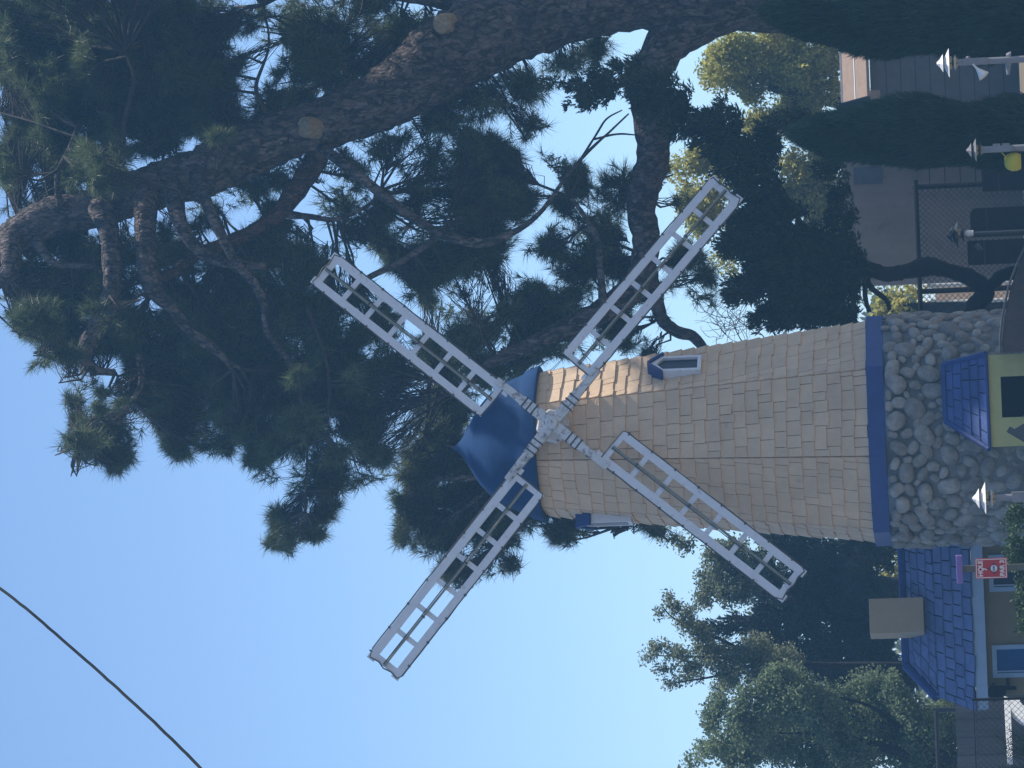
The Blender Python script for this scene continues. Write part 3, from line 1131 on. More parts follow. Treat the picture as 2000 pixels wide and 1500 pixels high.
# dark timber pillars
for i, (u0, v0, v1, d, lb) in enumerate(((1895, 405, 449, 61, 'dark timber pillar with a clipped top corner, middle of three'),
                                         (1890, 468, 515, 60, 'dark timber pillar nearest the windmill, with a pale bracket'),
                                         (1918, 318, 372, 61.5, 'dark timber pillar beside the yellow lamp shade'))):
    c, hw_, _ = world_rect(u0, v0, 2000, v1, d)
    zt_ = P(u0, (v0 + v1) / 2, d)[2]
    b = MB()
    ch_ = 0.07 if i == 0 else 0.015
    b.prism([(c[0] - hw_, c[1], 0), (c[0] + hw_, c[1], 0), (c[0] + hw_, c[1], zt_ - ch_), (c[0] + hw_ - ch_, c[1], zt_),
             (c[0] - hw_ + 0.02, c[1], zt_), (c[0] - hw_, c[1], zt_ - 0.03)], (0, 0.35, 0))
    ob = thing('timber_pillar', lb, 'pillar', ground_under(c), 'dark timber pillars by the chain link fence')
    b.build('shaft', M['pillar'], ob)
    cpx = MB()
    cpx.box((c[0], c[1] - 0.012, zt_ - 0.28), HX * hw_ * 0.98, HY * 0.011, Z * 0.012)
    cpx.build('trim_strip', M['metal'], ob)
    if i == 1:
        br = MB()
        cone(br, P(1918, 489, d - 0.2), P(1906, 478, d - 0.2), 0.03, 0.05)
        br.build('bracket', M['coping'], ob)
# brown low wall with a paler coping in front of the base
DWB = 54.5
tops = [(2010, 470), (1990, 512), (1972, 560), (1960, 620), (1956, 660), (1956, 688)]
tp = [P(u_, v_, DWB) for u_, v_ in tops]
lwc = ground_under(P(1990, 640, DWB))
low = thing('low_wall', 'low brown curved wall with grey coping at the foot of the cobblestone base', 'wall', lwc)
b = MB()
y0_ = lwc[1]
poly = [(p[0], y0_, p[2] - 0.02) for p in tp]
b.prism([(tp[0][0], y0_, 0)] + poly + [(tp[-1][0], y0_, 0)], (0, 0.3, 0))
b.build('wall', M['brownwall'], low)
cpm = MB()
for a, bb_ in zip(tp[:-1], tp[1:]):
    a2, b2 = np.array([a[0], y0_ + 0.15, a[2]]), np.array([bb_[0], y0_ + 0.15, bb_[2]])
    dv = norm(b2 - a2)
    up_ = np.cross(HY, dv)
    up_ = up_ if up_[2] > 0 else -up_
    cpm.prism([a2 - HY * 0.19, b2 - HY * 0.19, b2 + HY * 0.19, a2 + HY * 0.19], up_ * 0.03)
cpm.build('coping', M['coping'], low)
# leaning grey board beside the hut door
lb = MB()
a, b2 = P(1969, 838, 54), P(2020, 868, 54)
a3, b3 = np.array([a[0], a[1], a[2]]), np.array([b2[0], a[1], b2[2]])
dv = norm(b3 - a3)
sdv = np.cross(HY, dv)
lb.prism([a3 - sdv * 0.05, b3 - sdv * 0.05 + dv * 0.6, b3 + sdv * 0.05 + dv * 0.6, a3 + sdv * 0.05], (0, 0.05, 0))
lb.prism([a3 - sdv * 0.05 + dv * 0.08, b3 - sdv * 0.05 + dv * 0.6, b3 - sdv * 0.19 + dv * 0.6, a3 - sdv * 0.19 + dv * 0.16], (0, 0.035, 0))
tag(lb.build('leaning_board', M['coping'], origin=ground_under(a3)), 'grey leaning board left of the hut doorway', 'board')
# white posts and sunlit tan bank seen through the fence
bk = MB()
bkc = P(1900, 560, 88)
e_ = np.array([math.cos(R(38)), math.sin(R(38)), 0])
en = np.array([-math.sin(R(38)), math.cos(R(38)), 0])
bk.box(np.array([bkc[0], bkc[1], P(1826, 560, 88)[2] / 2]), e_ * 3.2, en * 0.2, Z * P(1826, 560, 88)[2] / 2)
bank = thing('tan_wall', 'sunlit tan garden wall seen through the chain link fence', 'wall', ground_under(bkc))
bk.build('wall', M['tanground'], bank)
for v_ in (556, 590):
    p_ = P(1860, v_, 84)
    zt_ = P(1812, v_, 84)[2]
    b = MB()
    b.lathe((p_[0], p_[1], 0), [(0.05, 0), (0.05, zt_), (0.09, zt_ + 0.02), (0.06, zt_ + 0.08)], 10)
    tag(b.build('white_post', M['whitearch'], origin=ground_under(p_)),
        'short white post behind the chain link fence' + (' nearer the windmill' if v_ == 590 else ' nearer the twisted trunk'), 'post',
        'white posts behind the fence')

# ------------------------------------------------------------------ left: white arch, fences
DA = 52.0
ac = P(1990, 1420, DA)
arch = thing('white_arch', 'bright white garden arch with flat top rail beside the cottage', 'garden arch', ground_under(ac))
aa = R(52)
e_ = np.array([math.cos(aa), math.sin(aa), 0])
en = np.array([math.sin(aa), -math.cos(aa), 0])
zt_ = P(1964, 1415, DA)[2]
half = 51 * DA / FPX / math.cos(aa)
cb0 = np.array([ac[0], ac[1], 0])
b = MB()
b.prism([cb0 - e_ * half * 1.0 + Z * (zt_ - 0.075), cb0 + e_ * half * 1.0 + Z * (zt_ - 0.09), cb0 + e_ * half * 1.08 + Z * zt_, cb0 - e_ * half * 1.0 + Z * zt_], en * -0.15)
b.build('top_rail', M['whitearch'], arch)
ap = MB()
pts_o, pts_i = [], []
for t in np.linspace(0, 1, 14):
    x = half * (0.98 - 1.15 * t)
    zo = zt_ - 0.07 - 0.75 * (1 - math.sqrt(max(0, 1 - (1 - t) ** 2 * 0.0))) - 0.55 * t ** 2.2
    pts_o.append(cb0 + e_ * x + Z * (zo + 0.02))
for i in range(len(pts_o) - 1):
    a, b_ = pts_o[i], pts_o[i + 1]
    wd = 0.22 + 0.03 * i
    ap.prism([a, b_, b_ - Z * wd * 0.8 - e_ * 0.02, a - Z * (0.22 + 0.03 * max(0, i - 1)) * 0.8 - e_ * 0.02], en * -0.12)
ap.build('arch_rib', M['whitearch'], arch)
for sx_ in (-0.15, 0.95):
    lg = MB()
    lg.box(cb0 + e_ * half * sx_ + Z * (zt_ - 0.6) / 2 - en * 0.06, e_ * 0.07, en * 0.055, Z * (zt_ - 0.6) / 2)
    lg.build('leg', M['whitearch'], arch)
# grey board fence behind
DG = 64.0
gc = P(1900, 1450, DG)
gf = thing('board_fence', 'grey weathered board fence left of the cottage', 'fence', ground_under(gc))
zg = P(1868, 1440, DG)[2]
xg0, xg1 = P(1900, 1600, DG)[0], P(1900, 1300, DG)[0]
b = MB()
x = xg0
rr_ = random.Random(2)
while x < xg1:
    wd = 0.16
    b.box((x + wd / 2, gc[1] + (0.02 if int(x / wd) % 2 else 0), (zg + rr_.uniform(-0.03, 0.02)) / 2), HX * (wd / 2 + 0.01), HY * 0.009, Z * zg / 2)
    x += wd
b.build('boards', M['wood'], gf)
for z_ in (0.4, zg - 0.35):
    b = MB()
    b.box(((xg0 + xg1) / 2, gc[1] + 0.06, z_), HX * (xg1 - xg0) / 2, HY * 0.035, Z * 0.045)
    b.build('rail', M['wood'], gf)
# chain link at lower left
DC = 50.0
lc0 = P(1960, 1440, DC)
cf_ = thing('chain_link_fence', 'fine chain link fence with a slim top rail in front of the white arch', 'fence', ground_under(lc0))
zc = P(1904, 1440, DC)[2]
xc0, xc1 = P(1950, 1620, DC)[0], P(1950, 1366, DC)[0]
b = MB()
chainlink(b, np.array([xc0, lc0[1], 0.02]), HX, Z, xc1 - xc0, zc - 0.04, 0.085, 0.0028)
b.build('wire_mesh', M['wire'], cf_)
b = MB()
b.tube([(xc0, lc0[1], zc), (xc1, lc0[1], zc)], 0.008, 8)
b.build('rail', M['wire'], cf_)
for v_ in (1366, 1610):
    b = MB()
    p_ = P(1950, v_, DC)
    b.lathe((p_[0], lc0[1] + 0.05, 0), [(0.02, 0), (0.02, zc + 0.02)], 8)
    b.build('post', M['wire'], cf_)
# dark rail in the trees at the left edge
b = MB()
p0, p1 = P(1828, 1388, 68), P(1832, 1640, 68)
b.tube([p0, (p1[0], p0[1], p0[2])], 0.04, 8)
b.lathe((p0[0], p0[1] + 0.09, 0), [(0.05, 0), (0.05, p0[2] + 0.05)], 8)
b.lathe((p1[0], p0[1] + 0.09, 0), [(0.05, 0), (0.05, p0[2] + 0.05)], 8)
tag(b.build('pipe_railing', M['metal'], origin=ground_under(p0)), 'dark horizontal pipe railing across the soft green tree', 'railing')

# ------------------------------------------------------------------ overhead cable
pts = [(-260, 955, 30), (-120, 1058, 29), (0, 1149, 28), (60, 1196, 27.6), (120, 1248, 27.3), (180, 1300, 27), (230, 1345, 26.7), (290, 1400, 26.3), (345, 1453, 26),
       (395, 1504, 25.7), (470, 1590, 25), (700, 1880, 23)]
wp = [P(*p) for p in pts]
sp_, rr2 = smooth_path(wp, [0.0118] * len(wp), 5)
sp_ = sp_ + rng.normal(0, 0.0009, sp_.shape)
b = MB()
b.tube(sp_, rr2, 10)
tag(b.build('overhead_cable', M['line'], smooth=True), 'grey overhead cable slanting across the open blue sky', 'cable')

# ------------------------------------------------------------------ foliage
def runit(n, r=rng):
    a = r.normal(0, 1, (n, 3))
    return a / (np.linalg.norm(a, axis=1)[:, None] + 1e-9)


def vn(a):
    return a / (np.linalg.norm(a, axis=1)[:, None] + 1e-9)


def blob_frame(u, v, ru, rv, d, dep=None):
    s_ = d / FPX
    c = P(u, v, d)
    rd_ = (ru + rv) / 2 * s_ if dep is None else dep
    return c, np.array([CX * ru * s_, CY * rv * s_, F * rd_])


def sample_blob(u, v, ru, rv, d, n, power=0.5, dep=None):
    c, A = blob_frame(u, v, ru, rv, d, dep)
    dirs = runit(n)
    rad = rng.random(n) ** power
    loc = dirs * rad[:, None]
    pts = c + loc @ A
    out = vn(dirs @ A)
    return c, pts, out


WK = rng.normal(0, 1, (6, 3)) * np.array([[0.9], [0.9], [1.7], [1.7], [3.0], [3.0]])
WP = rng.uniform(0, 6.28, (6, 3))
WA = np.array([0.42, 0.42, 0.26, 0.26, 0.13, 0.13])


def warp(p, amt=1.0):
    """low-frequency displacement that breaks up the round outline of a clump"""
    o_ = np.zeros_like(p)
    for i in range(6):
        ph = p @ WK[i]
        for j in range(3):
            o_[:, j] += WA[i] * np.sin(ph + WP[i, j] + 1.7 * j)
    return p + o_ * amt * 0.62


def gate(p, keep):
    """clumpy thinning: keep a share of the points, in patches"""
    f = np.sin(p @ (WK[2] * 1.6) + 1.0) + np.sin(p @ (WK[3] * 1.6) + 2.0) + np.sin(p @ (WK[4] * 1.3)) + rng.normal(0, 0.7, len(p))
    return f > np.quantile(f, 1 - keep) if len(p) > 8 else np.ones(len(p), bool)


def needles(cen, dirs, nn, L, spread, wdt):
    """tufts of needles: one thin triangle each"""
    n = len(cen)
    c = np.repeat(cen, nn, 0)
    a = np.repeat(dirs, nn, 0)
    m = n * nn
    Ls = np.repeat(L * rng.uniform(0.75, 1.2, n), nn)
    base = c + a * (Ls * rng.uniform(-0.75, 0.15, m))[:, None]
    d = vn(a * rng.uniform(0.35, 1.0, m)[:, None] + runit(m) * spread)
    ln = Ls * rng.uniform(0.7, 1.1, m)
    tip = base + d * ln[:, None] - Z * (ln * rng.uniform(0, 0.14, m))[:, None]
    s_ = vn(np.cross(d, runit(m))) * wdt
    V = np.empty((m, 3, 3))
    V[:, 0] = base - s_
    V[:, 1] = base + s_
    V[:, 2] = tip
    return V.reshape(-1, 3)


def leaves(pts, size, up_bias=0.3, aspect=0.6, out=None):
    """diamond leaves"""
    m = len(pts)
    a = runit(m)
    if out is not None:
        a = vn(a + out * 0.6)
    nrm_ = vn(runit(m) + Z * up_bias)
    l = vn(a - np.sum(a * nrm_, 1)[:, None] * nrm_)
    s_ = np.cross(nrm_, l)
    sz = size * rng.uniform(0.6, 1.25, m)
    V = np.empty((m, 4, 3))
    V[:, 0] = pts - l * sz[:, None] * 0.5
    V[:, 1] = pts + s_ * (sz * aspect * 0.5)[:, None]
    V[:, 2] = pts + l * sz[:, None] * 0.5 + nrm_ * (sz * 0.1)[:, None]
    V[:, 3] = pts - s_ * (sz * aspect * 0.5)[:, None]
    return V.reshape(-1, 3)


def tri_faces(n):
    return np.arange(n, dtype=np.int32).reshape(-1, 3)


def quad_faces(n):
    return np.arange(n, dtype=np.int32).reshape(-1, 4)


def twig_mesh(starts, ends, mids, r0, r1):
    """three-sided twigs through start, mid, end: arrays"""
    n = len(starts)
    r0 = np.broadcast_to(r0, (n,))
    r1 = np.broadcast_to(r1, (n,))
    V = np.empty((n, 3, 3, 3))
    t = vn(ends - starts)
    ref = vn(np.cross(t, runit(n)))
    bn = np.cross(t, ref)
    for j, (pp, rr) in enumerate(((starts, r0), (mids, (r0 + r1) / 2), (ends, r1))):
        for k in range(3):
            a = 2 * math.pi * k / 3
            V[:, j, k] = pp + (math.cos(a) * ref + math.sin(a) * bn) * rr[:, None]
    fs = []
    for j in range(2):
        for k in range(3):
            fs.append((j * 3 + k, j * 3 + (k + 1) % 3, (j + 1) * 3 + (k + 1) % 3, (j + 1) * 3 + k))
    fs = np.array(fs)
    Fc = (np.arange(n) * 9)[:, None, None] + fs[None]
    return V.reshape(-1, 3), Fc.reshape(-1, 4)


def limb(points, d0, material, name, parent, sides=12, rough=0.06, sub=6):
    """limb from (u, v, width px[, depth offset])"""
    pts = [P(p[0], p[1], d0 + (p[3] if len(p) > 3 else 0)) for p in points]
    rad = [p[2] * d0 / FPX / 2 for p in points]
    c, r_ = smooth_path(pts, rad, sub)
    v, f = tube_arr(c, r_, sides)
    jit_ = 1 + rng.normal(0, rough, len(v))
    ctr = np.repeat(c, sides, 0)
    v = ctr + (v - ctr) * jit_[:, None]
    o = link_mesh(name, v, f, material, parent, smooth=True)
    return o, c


def pine_crown(parent, blobs, d0, lines, material, tuft_px=30, nn=38, wdt=0.0062, dens_px=66, upb=0.25):
    V, TV, TF, nT = [], [], [], 0
    lines = np.vstack(lines)
    halo = [(b[0] + rng.uniform(-15, 15), b[1] + rng.uniform(-12, 12), b[2] * 1.2, b[3] * 1.2, (b[4] if len(b) > 4 else 1) * 0.13,
             (b[5] if len(b) > 5 else 0) + rng.uniform(0, 1.2)) for b in blobs]
    for b in list(blobs) + halo:
        u, v, ru, rv = b[:4]
        dn_ = b[4] if len(b) > 4 else 1.0
        dd = b[5] if len(b) > 5 else rng.uniform(0.2, 1.7)
        d = d0 + dd
        n = max(4, int(dn_ * math.pi * ru * rv / dens_px))
        c, pts, out = sample_blob(u, v, max(8, ru - 14), max(8, rv - 14), d, n, 0.45)
        pts = warp(pts, 0.8)
        kp = gate(pts, 0.80)
        pts, out = pts[kp], out[kp]
        n = len(pts)
        dirs = vn(out * 0.8 + runit(n) * 0.65 + Z * upb)
        V.append(needles(pts, dirs, nn, tuft_px * d / FPX, 0.62, wdt))
        # branchlets back to the nearest limb
        anchor = lines[np.argmin(np.linalg.norm(lines - c, axis=1))]
        f = rng.uniform(0.35, 1.1, n)[:, None]
        src = anchor + (c - anchor) * f
        far = np.linalg.norm(src - pts, axis=1)[:, None]
        mid = (src + pts) / 2 + runit(n) * far * 0.15 - Z * far * 0.06
        a, bb2 = twig_mesh(src, pts, mid, 0.010, 0.004)
        TV.append(a)
        TF.append(bb2 + nT)
        nT += len(a)
        mp = (anchor + c) / 2 + runit(1)[0] * 0.15
        a, bb2 = twig_mesh(anchor[None], (c + (c - anchor) * 0.1)[None], mp[None], np.array([0.035]), np.array([0.012]))
        TV.append(a)
        TF.append(bb2 + nT)
        nT += len(a)
    V = np.vstack(V)
    print('TRIS', len(V))
    cr = link_mesh('crown', V, tri_faces(len(V)), material, parent)
    tw = link_mesh('twigs', np.vstack(TV), np.vstack(TF), M['twig'], parent)
    return cr


# ---- the big leaning pine
DP = 64.0
pb0 = ground_under(P(2000, -150, DP))
pine = thing('pine_tree', 'huge leaning pine with long needles, thick scaly trunk and pale cut stubs behind the windmill', 'tree', pb0)
base_pt = (2060, -190, 260, 0)
trunk_pts = [base_pt, (1750, -90, 230), (1480, -25, 175), (1250, -22, 165), (1100, 0, 172), (1000, 35, 170), (900, 92, 158), (850, 125, 150), (770, 180, 126),
             (700, 215, 108), (630, 242, 102), (560, 262, 98), (480, 298, 100), (410, 330, 102), (340, 352, 92), (270, 376, 86), (200, 402, 80), (110, 420, 74), (50, 448, 70), (10, 470, 62), (-60, 480, 50)]
_, tl = limb(trunk_pts, DP, M['bark'], 'trunk', pine, 22, 0.05, 7)
lines = [tl]
LIMBS = [
    ('bark', [(1420, -10, 150), (1340, 50, 105), (1290, 105, 80), (1266, 170, 72), (1270, 240, 64), (1276, 300, 66), (1262, 360, 62), (1252, 410, 58), (1262, 470, 55), (1250, 540, 54),
              (1205, 590, 52), (1130, 630, 46), (1060, 665, 38), (1000, 690, 28), (950, 715, 20), (905, 760, 12)]),
    ('bark', [(1262, 500, 34, .3), (1275, 560, 30, .3), (1292, 620, 26, .3), (1322, 648, 24, .3), (1352, 656, 22, .3), (1374, 680, 20, .3)]),
    ('bark', [(196, 400, 52, -.4), (212, 450, 40, -.7), (219, 520, 38, -.9), (217, 575, 37, -.9), (196, 625, 37, -.9), (175, 665, 36, -.9), (164, 700, 28, -.9), (185, 722, 18, -.9), (225, 728, 14, -.8)]),
    ('bark', [(285, 372, 56, -.3), (284, 430, 44, -.8), (286, 490, 42, -1), (292, 540, 40, -1), (312, 580, 30, -1), (345, 610, 18, -1), (380, 650, 15, -1), (420, 680, 14, -1), (455, 720, 10, -1)]),
    ('bark', [(335, 360, 44, -.3), (350, 430, 30, -1.2), (372, 470, 26, -1.3), (405, 500, 24, -1.3), (450, 515, 18, -1.3), (520, 520, 14, -1.3)]),
    ('bark', [(385, 345, 34, -.5), (405, 400, 22, -1.6), (430, 455, 20, -1.7), (460, 510, 20, -1.7), (490, 545, 18, -1.7), (515, 590, 16, -1.7), (522, 650, 12, -1.7), (560, 700, 8, -1.7)]),
    ('redbark', [(640, 262, 50, -.2), (612, 320, 44, .5), (578, 372, 42, .6), (540, 420, 36, .6), (495, 452, 30, .6), (440, 475, 26, .5), (380, 500, 22, .4), (340, 532, 22, .2), (300, 545, 20, 0)]),
    ('bark', [(628, 288, 22, -.3), (690, 335, 20, -1), (760, 390, 19, -1.2), (830, 440, 18, -1.3), (890, 466, 18, -1.3), (950, 474, 17, -1.3), (1010, 450, 12, -1.3), (1055, 415, 9, -1.3), (1085, 375, 8, -1.3),
              (1110, 340, 7, -1.3), (1150, 295, 6, -1.3), (1190, 258, 4.5, -1.3), (1228, 222, 3, -1.3)]),
    ('twig', [(1130, 318, 5, -1.3), (1165, 262, 4.5, -1.3), (1185, 232, 4, -1.3), (1215, 215, 2.5, -1.3)]),
    ('twig', [(1160, 272, 4.5, -1.3), (1205, 262, 4, -1.3), (1248, 264, 2.5, -1.3)]),
    ('bark', [(880, 440, 12, -1), (830, 480, 13, -1), (775, 515, 13, -1), (715, 545, 12, -1), (680, 575, 9, -1)]),
    ('bark', [(560, 418, 16, .3), (610, 424, 12, .2), (660, 428, 9, .2), (720, 400, 7, .2), (745, 370, 7, 0)]),
    ('bark', [(1180, 620, 20, -.5), (1172, 520, 14, -.6), (1168, 470, 14, -.6), (1140, 420, 10, -.6), (1115, 385, 8, -.6)]),
    ('bark', [(270, 690, 13, -.9), (276, 745, 12, -.9), (252, 790, 11, -.9), (210, 812, 10, -.9), (180, 830, 8, -.9), (150, 870, 6, -.9)]),
    ('bark', [(330, 585, 12, -1), (340, 620, 9, -1), (372, 655, 8, -1), (405, 680, 7, -1), (470, 720, 6, -1)]),
    ('twig', [(245, 100, 7, -.9), (262, 150, 8, -.9), (255, 190, 9, -.9), (242, 240, 10, -.9), (240, 280, 12, -.8)]),
    ('bark', [(150, 250, 7, -.9), (135, 290, 8, -.9), (115, 330, 10, -.9), (112, 365, 12, -.7), (118, 400, 16, -.4)]),
    ('bark', [(675, 175, 14, .3), (672, 130, 11, .5), (655, 85, 9, .5), (620, 50, 6, .5)]),
    ('bark', [(900, 10, 40, .2), (830, -2, 26, .2), (760, -12, 22, .2), (680, -30, 20, .2)]),
    ('bark', [(70, 470, 26, -.3), (95, 505, 14, -.6), (130, 518, 11, -.6), (190, 520, 9, -.6)]),
    ('bark', [(20, 465, 50, -.2), (22, 500, 42, -.5), (15, 535, 34, -.6), (-20, 560, 30, -.6)]),
    ('twig', [(520, 640, 9, -1.4), (575, 720, 8, -1.4), (592, 800, 7, -1.4), (600, 900, 5, -1.4), (595, 1000, 4, -1.4)]),
    ('twig', [(600, 600, 8, -1.2), (640, 720, 6, -1.2), (640, 850, 5, -1.2)]),
    ('twig', [(520, 220, 10, -.3), (500, 170, 8, -.4), (525, 90, 5, -.4), (515, 10, 4, -.4)]),
]
for mt, pts in LIMBS:
    _, l_ = limb(pts, DP, M[mt], 'branch', pine, 12 if pts[0][2] > 25 else 8, 0.05, 5)
    lines.append(l_)
# pale cut stubs
for (u, v, r_, nx) in ((593, 248, 20, -0.75), (862, 46, 20, -0.45)):
    b = MB()
    dpt = DP - (58 if u < 700 else 76) * DP / FPX
    c = P(u, v, dpt)
    axs = norm(-F + nx * CX + 0.1 * Z)
    b.lathe(c - axs * 0.45, [(r_ * DP / FPX * 1.25, 0), (r_ * DP / FPX, 0.43), (r_ * DP / FPX * 0.9, 0.445)], 16, 0, axis=axs)
    b.build('cut_stub', M['cut'], pine)

